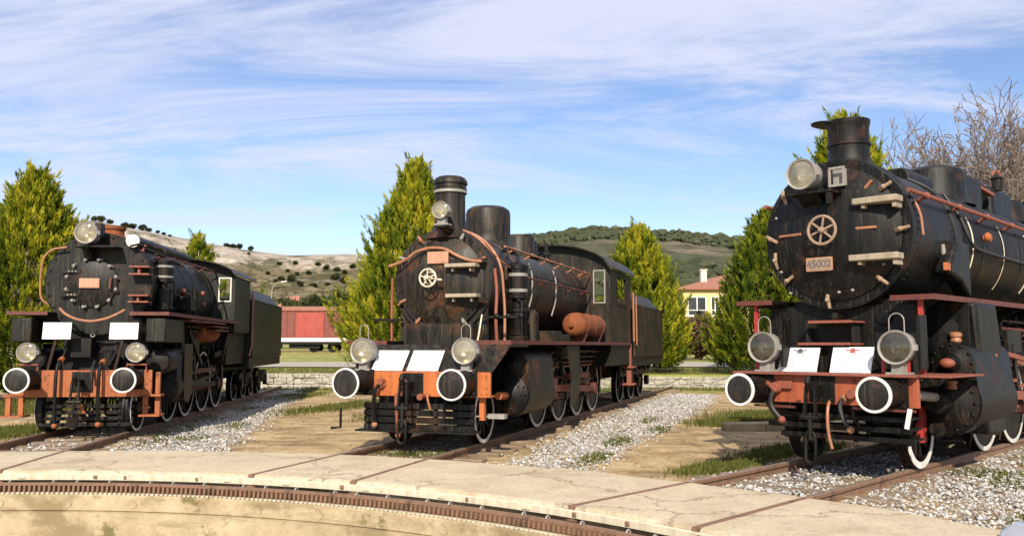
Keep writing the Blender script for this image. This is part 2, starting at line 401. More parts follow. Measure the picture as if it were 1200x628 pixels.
def mk_pitwall():
    m = NM('pit_wall_concrete'); P = m.tc.outputs['Object']
    n = m.noise(2.0, 9, .7, P); f = m.noise(20, 6, .7, P); st = m.noise(.75, 9, .68, m.map((1, 1, 1.5))); hz = m.noise(1.4, 7, .7, m.map((.5, .5, 5))); mo = m.noise(1.1, 8, .72, m.map((1, 1, 1.2), (.3, .2, .9)))
    c = m.ramp(n, [(.3, (.30, .225, .13)), (.5, (.41, .325, .205)), (.7, (.53, .435, .29))])
    c = m.mix(m.rng(hz, .54, .62, 0, .7), c, (.27, .20, .11)); c = m.mix(m.rng(st, .50, .57, 0, .75), c, (.215, .16, .085)); c = m.mix(m.rng(mo, .58, .64, 0, .85), c, (.12, .105, .04))
    c = m.mix(m.rng(f, .55, .75, 0, .5), c, (.20, .15, .09)); m.set(c, .92, 0, .2); m.bump(m.math('ADD', n, f), .5, .02); return m.m
MT['pitwall'] = mk_pitwall()
MT['kerb'] = mk_concrete('kerb_concrete', (.36, .32, .25), (.46, .42, .34), (.20, .19, .12), .6, 2)
def mk_wallstone():
    m = NM('wall_stone'); v = m.map((1.3, 1.3, 2.0))
    cell = m.n('ShaderNodeTexVoronoi', Scale=1.7); m.l(v, cell.inputs['Vector']); edge = m.vor(1.7, v, 'DISTANCE_TO_EDGE')
    c = m.mix(m.rng(m.noise(5, 6), .3, .7), (.36, .33, .27), (.52, .48, .40)); cs = m.n('ShaderNodeSeparateColor'); m.l(cell.outputs['Color'], cs.inputs[0]); c = m.mix(m.rng(cs.outputs[0], 0, 1, 0, .55), c, (.24, .21, .16))
    hs = m.n('ShaderNodeHueSaturation', Saturation=.95); m.l(c, hs.inputs['Color'])
    c = m.mix(m.rng(edge, .01, .05, .5, 0), hs.outputs[0], (.17, .145, .105)); m.set(c, .9); m.bump(m.rng(edge, 0, .15), .8, .04); return m.m
MT['wallstone'] = mk_wallstone()
def mk_wood():
    m = NM('sleeper_wood'); n = m.noise(5, 7, .65, m.map((.6, 7, 7))); m.set(m.ramp(n, [(.3, (.10, .068, .042)), (.55, (.22, .16, .105)), (.75, (.34, .27, .19))]), .9); m.bump(n, .6, .02); return m.m
MT['sleeper'] = mk_wood()
MT['railrust'] = chipped('rail_rust', (.225, .125, .075), (.075, .045, .030), .8, .65, 3.0)
MT['railhead'] = chipped('rail_head_steel', (.26, .20, .155), (.16, .085, .05), .45, .38, 9)

# ------------------------------------------------------------------ layout: turntable pit and three radiating tracks
PC = np.array([-5.9, 1.1])
R_IN, R_OUT = 9.95, 12.02
class Axis:
    def __init__(s, c, deg):
        s.th = radians(deg); s.o = np.array(c, float)
        s.r = np.array([cos(s.th), -sin(s.th)]); s.b = np.array([sin(s.th), cos(s.th)])
    def w(s, x, y): return s.o + s.r * x + s.b * y
    def loc(s, P): d = np.asarray(P)[..., :2] - s.o; return d @ s.r, d @ s.b
AX = {'A': Axis((-7.70, 15.0), -6.5), 'B': Axis((-1.72, 12.83), 19.0), 'C': Axis((3.58, 10.63), 45.0)}
def y_at_radius(ax, x, R):
    """distance along a track's axis (at sideways offset x) where it crosses the circle R round the pit centre"""
    d = ax.o + ax.r * x - PC; bq = d @ ax.b; cq = d @ d - R * R
    return -bq + sqrt(bq * bq - cq)

# ------------------------------------------------------------------ ground (one sheet, open over the pit)
WALL_Y = 34.0
def zfar(x, y):
    if y < 34.2: return -.135
    if y < 73: return .42 + (y - 34.5) / 38.5 * .6
    return 1.02 + (y - 73) * .012 if y < 140 else 1.82 + (y - 140) * .004
def grid_lines(lo, hi, step, far):
    a = list(np.arange(lo, hi + 1e-6, step)); x = hi; s = step
    out = list(a)
    while x < far: s *= 1.35; x += s; out.append(x)
    x = lo; s = step
    while x > -far: s *= 1.35; x -= s; out.insert(0, x)
    return out
gx = grid_lines(-24, 26, .5, 4200); gy = [y for y in grid_lines(-16, 40, .5, 4200) if not 33.8 < y < 34.7]; gy = sorted(gy + [34.1, 34.3])
V = []; 
for y in gy:
    for x in gx:
        z = zfar(x, y)
        if y < 34 and hypot(x, y - 15) < 60: z += .018 * sin(x * 2.1 + 1.3 * sin(y * 1.7)) * cos(y * 1.9) + RNG.uniform(-.008, .008)
        V.append((x, y, z))
nx = len(gx); fs = []
for j in range(len(gy) - 1):
    for i in range(nx - 1):
        q = (j * nx + i, j * nx + i + 1, (j + 1) * nx + i + 1, (j + 1) * nx + i)
        if any(hypot(V[k][0] - PC[0], V[k][1] - PC[1]) < 11.0 for k in q): continue
        fs.append(q)
g = MB(); g.v = V; g.f = fs
tag(build(g, 'ground', MT['ground']), kind='structure')

# concrete apron between the tracks: sectors of a ring, split at the rails by a narrow groove
def arcpts(R, a0, a1, n): return [(PC[0] + R * sin(a0 + (a1 - a0) * k / n), PC[1] + R * cos(a0 + (a1 - a0) * k / n)) for k in range(n + 1)]
GA = .7175
ap = MB()
cuts = []
for k in 'ABC':
    for sgn in (-1, 1):
        e = []
        for R in (R_IN, R_OUT):
            yy = y_at_radius(AX[k], sgn * GA, R); p = AX[k].w(sgn * GA, yy) - PC; e.append(atan2(p[0], p[1]))
        cuts.append(e)
bounds = [[radians(-200)] * 2] + cuts + [[radians(150)] * 2]
for i in range(len(bounds) - 1):
    (a0i, a0o), (a1i, a1o) = bounds[i], bounds[i + 1]
    n = max(4, int((a1i - a0i) / radians(1.5))); hi = .043 / R_IN; ho = .043 / R_OUT
    if i > 0: a0i += hi; a0o += ho
    if i < len(bounds) - 2: a1i -= hi; a1o -= ho
    inner, outer = arcpts(R_IN, a0i, a1i, n), arcpts(R_OUT, a0o, a1o, n)
    rows = []
    for k in range(n + 1):
        wob = .015 * sin(a0i * 40 + k * 1.7) + .01 * sin(k * .63 + i)
        pi_, po = Vector((*inner[k], 0)), Vector((*outer[k], 0)); d = (po - pi_).normalized(); po = po + d * (.05 * sin(k * .9 + i * 2) if 0 < k < n else 0)
        rows.append([pi_ + Vector((0, 0, -.115)), pi_ + Vector((0, 0, -.035 + wob * .3)), pi_ + d * .03 + Vector((0, 0, -.006)), pi_ + d * (.09 + wob) + Vector((0, 0, 0)), po, po + Vector((0, 0, -.2))])
    vs = [p for r in rows for p in r]; m = 6
    ff = [(k * m + j, (k + 1) * m + j, (k + 1) * m + j + 1, k * m + j + 1) for k in range(n) for j in range(m - 1)]
    ff += [(0, 1, 2, 3, 4, 5), tuple(n * m + j for j in range(5, -1, -1))]
    ap.add(vs, ff)
tag(build(ap, 'concrete_apron', MT['slab'], smooth=50), kind='structure')

# pit wall: ledge under the ring rail, then the wall of the pit, with round plugs and joints
pw = empty('turntable_pit_wall', (PC[0], PC[1], 0)); tag(pw, 'curved stained concrete wall of the turntable pit under the cog rail', 'pit wall')
AZ0, AZ1, NA = radians(-110), radians(120), 230
def ringstrip(prof, name, mat, parent, n=NA, a0=AZ0, a1=AZ1, **k):
    m = MB(); vs = []; q = len(prof)
    for i in range(n + 1):
        a = a0 + (a1 - a0) * i / n
        for r, z in prof: vs.append((r * sin(a), r * cos(a), z))
    m.add(vs, [(i * q + j, i * q + j + 1, (i + 1) * q + j + 1, (i + 1) * q + j) for i in range(n) for j in range(q - 1)])
    return build(m, name, mat, parent, **k)
ringstrip([(10.6, -.118), (R_IN + .06, -.118), (R_IN + .06, -.245), (9.66, -.245), (9.645, -.26), (9.64, -.43), (9.66, -.445), (9.60, -.455), (9.60, -.95), (9.61, -.96), (9.60, -.97), (9.595, -1.75)], 'wall_face', MT['pitwall'], pw, smooth=30)
pl = MB()
for k in range(46):
    a = AZ0 + (AZ1 - AZ0) * (k + .5) / 46; p = Vector((9.64 * sin(a), 9.64 * cos(a), -.345)); pl.lathe([(.062, 0), (.056, .010), (.05, .006)], p, (-sin(a), -cos(a), 0), 18)
build(pl, 'plug', MT['pitwall'], pw)
pf = MB(); pf.lathe([(0, 0), (9.7, 0)], (PC[0], PC[1], -1.7), (0, 0, 1), 64, caps=False); tag(build(pf, 'pit_floor', MT['pitwall']), kind='structure')
# pale steel angle along the edge of the slab
ed = empty('edge_channel', (PC[0], PC[1], 0)); tag(ed, 'cream painted steel channel along the inner edge of the concrete apron', 'steel edging')
ringstrip([(R_IN + .05, -.117), (R_IN - .012, -.113), (R_IN - .016, -.045), (R_IN - .004, -.036), (R_IN - .004, -.04)], 'channel_web', MT['cream'], ed)
lug0 = {}
for k in range(60):
    a = AZ0 + (AZ1 - AZ0) * (k + RNG.uniform(.2, .8)) / 60; wd = RNG.choice([.035, .05, .10])
    if wd not in lug0: m = MB(); m.box(-wd / 2, wd / 2, -.008, .008, -.022, .022); o = lug0[wd] = build(m, 'lug', MT['railrust' if wd < .1 else 'cream'], ed, bevel=.006)
    else: o = lug0[wd].copy(); COL.objects.link(o); o.parent = ed
    o.location = ((R_IN - .02) * sin(a), (R_IN - .02) * cos(a), -.075); o.rotation_euler = (0, 0, -a)

# ring rail with its row of cogs, standing on the ledge
rr = empty('ring_rail', (PC[0], PC[1], 0)); tag(rr, 'rusty curved cog rail running round the turntable pit below the apron', 'ring rail')
RR = 9.77
ringstrip([(RR + .055, -.240), (RR + .055, -.228), (RR + .014, -.212), (RR + .014, -.158), (RR + .035, -.150), (RR + .035, -.122), (RR - .035, -.122), (RR - .035, -.150), (RR - .014, -.158), (RR - .014, -.212), (RR - .055, -.228), (RR - .055, -.240)], 'rail', MT['railrust'], rr, n=300)
cg = MB(); a = AZ0
while a < AZ1:
    c = Vector(((RR - .045) * sin(a), (RR - .045) * cos(a), -.18)); cg.obox(c, (.028, .055, .064), (0, 0, -a)); a += .062 / RR
tag(build(cg, 'cog_row', MT['railrust'], rr), kind='stuff')
fo = MB(); a = AZ0
while a < AZ1:
    c = Vector(((RR - .075) * sin(a), (RR - .075) * cos(a), -.234)); fo.obox(c, (.036, .075, .016), (0, 0, -a)); a += .062 / RR
tag(build(fo, 'sunlit_tooth', MT['cream'], rr), kind='stuff')  # cream teeth paint the sunlit gaps between cog shadows on the ledge
a = AZ0; k = 0
cmesh = None
while a < AZ1 and k < 100:
    if cmesh is None:
        m = MB(); m.ring((0, .055, .02), (1, 0, 0), .028, .010, 12, 6).box(-.02, .02, .03, .09, -.07, -.01); c0 = build(m, 'rail_clip', MT['steel'], rr); cmesh = c0.data; o = c0
    else:
        o = bpy.data.objects.new('rail_clip', cmesh); COL.objects.link(o); o.parent = rr
    o.location = (RR * sin(a), RR * cos(a), -.150); o.rotation_euler = (0, 0, -a); a += (.30 + .12 * ((k * 7) % 3)) / RR; k += 1

# ------------------------------------------------------------------ tracks
def railprof(): return [(-.062, -.150), (.062, -.150), (.062, -.138), (.012, -.122), (.009, -.048), (.034, -.036), (.036, -.004), (.030, .004), (-.030, .004), (-.036, -.004), (-.034, -.036), (-.009, -.048), (-.012, -.122), (-.062, -.138)]
def track(k, label, length, sleeper_mat):
    ax = AX[k]; t = empty('railway_track', (ax.o[0], ax.o[1], 0), -ax.th); tag(t, label, 'railway track', 'tracks radiating from the turntable')
    for sgn in (-1, 1):
        y0 = y_at_radius(ax, sgn * GA, R_IN - .0) ; m = MB(); m.prism([(p[0] + sgn * GA, p[1]) for p in railprof()], 'xz', y0, length)
        build(m, 'rail', MT['railrust'], t, smooth=25)
        hd = MB(); hd.box(sgn * GA - .027, sgn * GA + .027, y_at_radius(ax, sgn * GA, R_OUT) , length, .0042, .0075); hdo = build(hd, 'rail_tread', MT['railhead'], t)
    y = y_at_radius(ax, 0, R_OUT) + .35; r = random.Random(ord(k)); n = 0
    while y < length and n < 60:
        ln = 2.45 + r.uniform(-.08, .12); m = MB(); m.obox((r.uniform(-.06, .06), 0, 0), (ln, .23 + r.uniform(-.02, .02), .15), (0, 0, r.uniform(-.03, .03)))
        for v in range(len(m.v)): m.v[v] = tuple(c + r.uniform(-.012, .012) for c in m.v[v])
        s = build(m, 'sleeper', MT['sleeper'], t, bevel=.015); s.location = (0, y, -.172 + r.uniform(-.012, .012)); y += .62 + r.uniform(-.03, .03); n += 1
    return t
track('A', 'track under the leftmost locomotive with its rails sunk in the apron', 24, MT['sleeper'])
track('B', 'track under the middle locomotive, brown sleeper ends beside dirt', 24, MT['sleeper'])
track('C', 'track under the rightmost locomotive, bare sleepers in white gravel', 20, MT['sleeper'])

# ------------------------------------------------------------------ ballast: broken white stones
ICO_V = None
def ico():
    t = (1 + sqrt(5)) / 2
    v = np.array([(-1, t, 0), (1, t, 0), (-1, -t, 0), (1, -t, 0), (0, -1, t), (0, 1, t), (0, -1, -t), (0, 1, -t), (t, 0, -1), (t, 0, 1), (-t, 0, -1), (-t, 0, 1)], float); v /= np.linalg.norm(v[0])
    f = np.array([(0, 11, 5), (0, 5, 1), (0, 1, 7), (0, 7, 10), (0, 10, 11), (1, 5, 9), (5, 11, 4), (11, 10, 2), (10, 7, 6), (7, 1, 8), (3, 9, 4), (3, 4, 2), (3, 2, 6), (3, 6, 8), (3, 8, 9), (4, 9, 5), (2, 4, 11), (6, 2, 10), (8, 6, 7), (9, 8, 1)])
    return v, f
def stones(P, size, tint, name, mat):
    v, f = ico(); n = len(P)
    X = v[None] * (1 + NPR.uniform(-.32, .32, (n, 12, 1))) * NPR.uniform(.6, 1.25, (n, 1, 3)) * np.asarray(size)[:, None, None]
    a = NPR.uniform(0, 2 * pi, n); ca, sa = np.cos(a)[:, None], np.sin(a)[:, None]
    Y = X.copy(); Y[..., 0] = X[..., 0] * ca - X[..., 1] * sa; Y[..., 1] = X[..., 0] * sa + X[..., 1] * ca; Y[..., 2] *= .75
    Y += P[:, None, :]
    Fc = (f[None] + (np.arange(n) * 12)[:, None, None]).reshape(-1, 3)
    return rawmesh(name, Y.reshape(-1, 3), Fc, mat, tint=np.repeat(tint, 20))
def band(k, y0, y1, xl, xr, dens, edge=.25, keep=None):
    ax = AX[k]; n = int((y1 - y0) * 3.5 * dens)
    x = NPR.uniform(-3.6, 3.6, n * 2); y = NPR.uniform(y0, y1, n * 2)
    lo = np.interp(y, *zip(*xl)) + NPR.normal(0, edge, len(x)); hi = np.interp(y, *zip(*xr)) + NPR.normal(0, edge, len(x))
    ok = (x > lo) & (x < hi); x, y = x[ok], y[ok]
    P = ax.o + x[:, None] * ax.r + y[:, None] * ax.b
    rad = np.hypot(*(P - PC).T); okr = rad > R_OUT + .09
    # keep stones off the rail heads and off most sleepers
    okr &= ~((np.abs(np.abs(x) - GA) < .09))
    return P[okr]
PS = []
# between the rails and beside the tracks, as in the photograph
PS.append(band('A', -2.5, 22, [(-3, 1.0), (3, 1.3), (10, 1.2), (22, 1.3)], [(-3, 2.95), (2, 2.75), (12, 2.1), (22, 1.7)], 480, .16))
PS.append(band('A', -2.5, 3, [(-3, -1.1), (3, -.8)], [(-3, 1.2), (3, 1.0)], 110, .15))
PS.append(band('B', -1.2, 19, [(-1, 1.75), (6, 1.35), (16, 1.2)], [(-1, 2.9), (8, 2.95), (15, 3.0), (19, 2.6)], 520, .17))
PS.append(band('B', -1.5, 3.0, [(-2, -1.0), (3, -.65)], [(-2, .62), (3, .65)], 90, .15))
PS.append(band('C', -1.5, 4.0, [(-2, -1.15), (4, -.65)], [(-2, .7), (4, .65)], 520, .16))
PS.append(band('C', -2.5, 18, [(-2.5, .78), (18, .8)], [(-2.5, 3.5), (18, 3.4)], 480, .14))
PS = np.concatenate(PS)
clump = np.sin(PS[:, 0] * 1.9 + 2 * np.sin(PS[:, 1] * 1.3)) * np.cos(PS[:, 1] * 2.3)
PS = PS[NPR.uniform(0, 1, len(PS)) < .82 + .3 * clump]
SZ = NPR.uniform(.010, .025, len(PS)) * (1 + .5 * (NPR.uniform(0, 1, len(PS)) > .93))
Z = -.125 + NPR.uniform(-.01, .035, len(PS))
tag(stones(np.c_[PS, Z], SZ, np.clip(NPR.beta(2.2, 1.5, len(PS)), 0, 1), 'gravel', MT['stones']), kind='stuff')
# dirty small stones and clods on the earth beside the tracks
n = 5200
PD = np.c_[NPR.uniform(-13, 9, n), NPR.uniform(9, 33, n)]
PD = PD[np.hypot(*(PD - PC).T) > R_OUT + .12]
def mk_clod():
    m = NM('dirt_clod'); at = m.n('ShaderNodeAttribute'); at.attribute_name = 'tint'
    m.set(m.ramp(at.outputs['Fac'], [(0, (.15, .10, .06)), (.6, (.34, .25, .155)), (1, (.48, .40, .30))]), .95); return m.m
MT['clod'] = mk_clod()
tag(stones(np.c_[PD, np.full(len(PD), -.132)], NPR.uniform(.006, .022, len(PD)), NPR.uniform(0, 1, len(PD)), 'dirt_clods', MT['clod']), kind='stuff')

# ------------------------------------------------------------------ grass: blades in patches
def blades(P, h, name, mat, lean=.5, wdt=.010):
    n = len(P); a = NPR.uniform(0, 2 * pi, n); hh = h * NPR.uniform(.45, 1.15, n); l = NPR.uniform(0, lean, n) * hh; b = NPR.uniform(0, 2 * pi, n)
    w = np.c_[np.cos(a), np.sin(a), np.zeros(n)] * wdt
    tip = P + np.c_[np.cos(b) * l, np.sin(b) * l, hh]
    V = np.stack([P - w, P + w, tip], 1).reshape(-1, 3); Fc = np.arange(3 * n).reshape(-1, 3)
    return rawmesh(name, V, Fc, mat, tint=np.clip(NPR.normal(.5, .22, n), 0, 1))
GP = []; GH = []
def patch(cx, cy, rx, ry, n, h, ang=0.0, z=-.135):
    r = np.sqrt(NPR.uniform(0, 1, n)) * (1 + .25 * NPR.normal(0, 1, n)); a = NPR.uniform(0, 2 * pi, n)
    x = r * rx * np.cos(a); y = r * ry * np.sin(a)
    GP.append(np.c_[cx + x * cos(ang) - y * sin(ang), cy + x * sin(ang) + y * cos(ang), np.full(n, z)]); GH.append(np.full(n, h))
def lpatch(k, x, y, rx, ry, n, h): p = AX[k].w(x, y); patch(p[0], p[1], rx, ry, n, h, -AX[k].th)
lpatch('C', -1.6, .9, .34, 1.2, 2600, .08); lpatch('C', -1.75, 3.2, .45, 1.3, 3800, .10)
patch(5.6, 18.9, 1.5, .8, 5200, .16); patch(6.8, 20.6, 1.7, 1.5, 6500, .16)
patch(-4.6, 24.5, .7, 3.2, 3000, .13, -.35); patch(-2.9, 21.5, .6, 1.8, 900, .10, -.35); patch(-7.2, 29, .6, 2.5, 1600, .10, -.1)
patch(-13.6, 23.6, 3.0, 3.2, 10000, .18); patch(-9.9, 16.9, .7, 1.4, 4200, .11, .1)
for x, y, n in ((2.6, 3.5, 700), (2.7, 1.2, 500), (2.4, 8, 350), (2.9, 6, 260)): lpatch('B', x, y, .22, .6, n, .09)
for x, y, n in ((1.9, .6, 300), (2.2, 3.0, 420), (1.5, 8, 500), (1.7, 14, 900), (1.9, 17, 900)): lpatch('A', x, y, .3, .7, n, .09)
for x, y, n in ((1.25, 2.6, 900), (1.6, 4.6, 900), (2.0, 6.2, 900), (2.6, 3.4, 700), (1.9, 1.9, 500), (2.9, .9, 500), (2.75, -.5, 420)): lpatch('C', x, y, .4, .5, n, .07)
for x in (-.3, .3): lpatch('B', x, .6, .4, .5, 260, .10)
for yy in np.arange(0, 6, .6): lpatch('A', 1.25 + .2 * sin(yy * 3), yy, .2, .35, 130, .07)
n = 9000; xx = NPR.uniform(-22, 16, n); yy = 33.5 + NPR.normal(0, .45, n); GP.append(np.c_[xx, np.minimum(yy, 33.95), np.full(n, -.135)]); GH.append(np.full(n, .16))
n = 26000; xx = NPR.uniform(-24, 20, n); yy = NPR.uniform(34.6, 40.5, n); GP.append(np.c_[xx, yy, .42 + (yy - 34.5) * .0156]); GH.append(np.full(n, .10))
GPa = np.concatenate(GP); GHa = np.concatenate(GH); ok = np.hypot(*(GPa[:, :2] - PC).T) > R_OUT + .1
tag(blades(GPa[ok], GHa[ok], 'grass', MT['grassblade'], wdt=.012), kind='stuff')
# a few dead leaves and weeds in the joint of the apron
n = 500; ai = NPR.uniform(radians(-30), radians(60), n); rr_ = R_OUT + NPR.normal(.12, .05, n)
PW = np.c_[PC[0] + rr_ * np.sin(ai), PC[1] + rr_ * np.cos(ai), np.full(n, -.1)]
tag(blades(PW[rr_ > R_OUT + .08], .09, 'weeds', MT['grassblade']), kind='stuff')

# pale path on the terrace, stone retaining wall
pth = MB(); n = 60
for k in range(n):
    x0, x1 = -60 + 120 * k / n, -60 + 120 * (k + 1) / n
    def zz(x, y): return zfar(x, y) + .05
    def e(x): return .35 * sin(x * .31) + .15 * sin(x * 1.1)
    pth.add([(x0, 41.2 + e(x0), zz(x0, 41.2)), (x1, 41.2 + e(x1), zz(x1, 41.2)), (x1, 48 + e(x1), zz(x1, 48)), (x0, 48 + e(x0), zz(x0, 48))], [(0, 1, 2, 3)])
tag(build(pth, 'path', MT['kerb']), kind='structure')
def stonewall(x0, x1, h, label):
    w = empty('stone_wall', ((x0 + x1) / 2, WALL_Y + .15, -.15)); tag(w, label, 'stone wall', 'low stone walls behind the tracks')
    r = random.Random(int(x0 * 10)); m = MB(); z = 0; L = x1 - x0
    # rubble courses: every stone a slightly irregular block
    row = 0
    while z < h - .05:
        hh = r.uniform(.16, .24); x = -L / 2 - r.uniform(0, .3)
        while x < L / 2:
            wd = r.uniform(.25, .6); d = r.uniform(-.03, .04)
            a = len(m.v); m.box(max(x, -L / 2) + .008, min(x + wd, L / 2) - .008, -.17 + d, .17, z, min(z + hh - .012, h))
            for i in range(a, len(m.v)): m.v[i] = tuple(c + r.uniform(-.018, .018) for c in m.v[i])
            x += wd
        z += hh; row += 1
    build(m, 'stonework', MT['wallstone'], w, bevel=.02)
    cr = MB(); cr.box(-L / 2, L / 2, -.10, .20, 0, h - .03); build(cr, 'mortar_core', MT['kerb'], w)
stonewall(-24, 3.2, .64, 'low rubble wall seen between the leftmost and middle locomotives')
stonewall(3.3, 18, .50, 'low pale stone wall seen between the middle and rightmost locomotives')
# kerbs on the dirt
def kerb(p, q, w, h, label):
    p, q = Vector(p), Vector(q); o = empty('concrete_kerb', ((p.x + q.x) / 2, (p.y + q.y) / 2, -.15), atan2(q.y - p.y, q.x - p.x)); L = (q - p).length
    m = MB(); n = max(2, int(L / .8))
    for k in range(n): m.obox((-L / 2 + (k + .5) * L / n, 0, h / 2), (L / n - .012, w, h + RNG.uniform(-.02, .02)), (0, RNG.uniform(-.012, .012), RNG.uniform(-.02, .02)))
    tag(build(m, 'kerb_stones', MT['pitwall'], o, bevel=.025), None); tag(o, label, 'kerb')
kerb((4.3, 17.5, 0), (7.6, 18.1, 0), .34, .17, 'short stone kerb edging grass left of the rightmost locomotive')
kerb((-14.5, 18.9, 0), (-9.7, 19.2, 0), .95, .13, 'flat concrete strip in the grass left of the leftmost locomotive')

# grey blue sheet metal cover standing at the pit edge, lower right corner
cv_ = empty('metal_cover', (4.70, 6.90, -.01), radians(24)); tag(cv_, 'grey blue sheet metal cover at the pit edge in the lower right corner', 'metal cover')
m = MB(); m.prism([(-.6, 0), (.6, 0), (.6, .06), (.45, .16), (-.45, .16), (-.6, .06)], 'yz', -.45, .55); 
def mk_bluegrey():
    m_ = NM('blue_grey_paint'); m_.set(m_.mix(m_.rng(m_.noise(4, 5), .3, .7), (.33, .37, .47), (.43, .47, .56)), .4); return m_.m
MT['bluegrey'] = mk_bluegrey()
build(m, 'cover_shell', MT['bluegrey'], cv_, bevel=.02)
m = MB(); m.box(-.2, .2, -.03, .03, .16, .19); build(m, 'handle', MT['steel'], cv_, bevel=.008)

# ------------------------------------------------------------------ hills
def vnoise(x, y, s, seed=0):
    x = np.asarray(x) / s + seed * 13.7; y = np.asarray(y) / s + seed * 7.1
    xi, yi = np.floor(x), np.floor(y); fx, fy = x - xi, y - yi; fx = fx * fx * (3 - 2 * fx); fy = fy * fy * (3 - 2 * fy)
    def h(a, b): q = np.sin(a * 127.1 + b * 311.7 + seed) * 43758.5453; return q - np.floor(q)
    return (h(xi, yi) * (1 - fx) + h(xi + 1, yi) * fx) * (1 - fy) + (h(xi, yi + 1) * (1 - fx) + h(xi + 1, yi + 1) * fx) * fy
def fbm(x, y, s, o=5, seed=0): return sum(vnoise(x, y, s / 2 ** k, seed + k) * .5 ** (k + 1) for k in range(o))
def hill(name, mat, sky_pts, d0, d1, d2, azn, rn, rough, power, seed, cliff=0.0):
    """terrain whose crest, d1 metres off, follows the skyline (direction, height); it starts at d0 and falls away again to d2"""
    az = np.linspace(sky_pts[0][0], sky_pts[-1][0], azn); ridge = np.interp(az, *zip(*sky_pts))
    ds = np.concatenate([np.linspace(d0, d1, rn), np.linspace(d1, d2, rn // 3)[1:]])
    A, D = np.meshgrid(az, ds); X = D * np.sin(A); Y = D * np.cos(A)
    t = np.where(D <= d1, (D - d0) / (d1 - d0), 1 - .75 * ((D - d1) / (d2 - d1)) ** 1.3)
    nz = fbm(X, Y, d1 * .22, 6, seed) - .5; tc_ = np.clip(t, 0, 1); sm_ = np.clip((tc_ - .80 + .10 * (fbm(X, Y, d1 * .08, 4, seed + 9) - .5)) / .13, 0, 1); hgt = np.interp(A, *zip(*sky_pts)) * ((1 - cliff) * tc_ ** power + cliff * sm_ * sm_ * (3 - 2 * sm_))
    gul = np.abs(fbm(X, Y, d1 * .12, 5, seed + 3) - .5) * 2
    Z = 1.2 + hgt + rough * nz * np.clip(t * 2, 0, 1) * (1 - .82 * np.exp(-((t - 1) / .12) ** 2)) - rough * .55 * gul * np.clip(t * 2, 0, 1) * (1 - t * .9)
    Vv = np.stack([X, Y, Z], -1).reshape(-1, 3); na = azn
    i, j = np.meshgrid(np.arange(azn - 1), np.arange(len(ds) - 1)); q = (j * na + i).ravel()
    Fc = np.stack([q, q + 1, q + na + 1, q + na], 1)
    o = rawmesh(name, Vv, Fc, mat, smooth=True); tag(o, kind='structure')
    return (X, Y, Z)
def px2az(px): return math.atan((px - 600) / F)
def crest(px, py, d):                      # height of a skyline point above the camera plane, d metres away on the ground
    a = px2az(px); return d * cos(a) * (HOR - py) / F * 1.0 + H - 1.2
def mk_rocky():
    m = NM('rocky_scrub_hill'); P = m.tc.outputs['Object']; sep = m.n('ShaderNodeSeparateXYZ'); m.l(P, sep.inputs[0])
    n = m.noise(.035, 9, .68, P); f = m.noise(.16, 9, .72, P); ls = m.noise(.02, 8, .7, m.map((1, 1, 6)))
    soil = m.ramp(n, [(.30, (.075, .078, .032)), (.46, (.165, .135, .075)), (.62, (.32, .25, .155)), (.75, (.40, .33, .23))])
    soil = m.mix(m.rng(f, .48, .62, 0, .85), soil, (.055, .064, .030))
    rock = m.ramp(m.noise(.11, 9, .75, m.map((1, 1, 3.2))), [(.34, (.26, .20, .145)), (.50, (.52, .44, .35)), (.68, (.68, .62, .53))])
    top = m.math('ADD', sep.outputs[2], m.math('MULTIPLY', m.math('SUBTRACT', ls, .5), 62))
    c = m.mix(m.rng(top, 40, 47), soil, rock)
    c = m.mix(m.rng(m.noise(.07, 8, .74, P), .50, .58, 0, .85), c, (.085, .085, .040))
    m.set(c, .95, 0, .1); m.bump(m.math('ADD', f, n), 1.0, 4.0); return m.m
def mk_wooded():
    m = NM('wooded_hill'); P = m.tc.outputs['Object']
    n = m.noise(.006, 9, .66, P); f = m.noise(.03, 8, .75, P)
    c = m.ramp(n, [(.34, (.075, .085, .048)), (.47, (.115, .115, .066)), (.58, (.195, .165, .11)), (.72, (.27, .22, .155))])  # ramp greyed and lightened, haze painted into the hill colour
    c = m.mix(m.rng(f, .44, .60, 0, .85), c, (.045, .052, .028)); m.set(c, .95, 0, .1); m.bump(f, 1.0, 9.0); return m.m
MT['rocky'] = mk_rocky(); MT['wooded'] = mk_wooded()
DL = 520
skyL = [(-300, 250), (-60, 252), (60, 256), (110, 257), (170, 269), (240, 284), (290, 292), (335, 297), (420, 297), (470, 298), (540, 303), (610, 322), (680, 360), (760, 398)]
HL = hill('rocky_hill', MT['rocky'], [(px2az(x), crest(x, y, DL) / 1.0) for x, y in skyL], 150, DL, 900, 420, 200, 15, 1.25, 3, .24)
DR = 1500
skyR = [(300, 330), (420, 312), (520, 292), (600, 280), (640, 275), (690, 269), (740, 269), (800, 271), (865, 277), (930, 284), (1020, 292), (1120, 300), (1260, 312), (1500, 330)]
HR = hill('wooded_hill', MT['wooded'], [(px2az(x), crest(x, y, DR)) for x, y in skyR], 420, DR, 2600, 260, 110, 60, 1.15, 9)

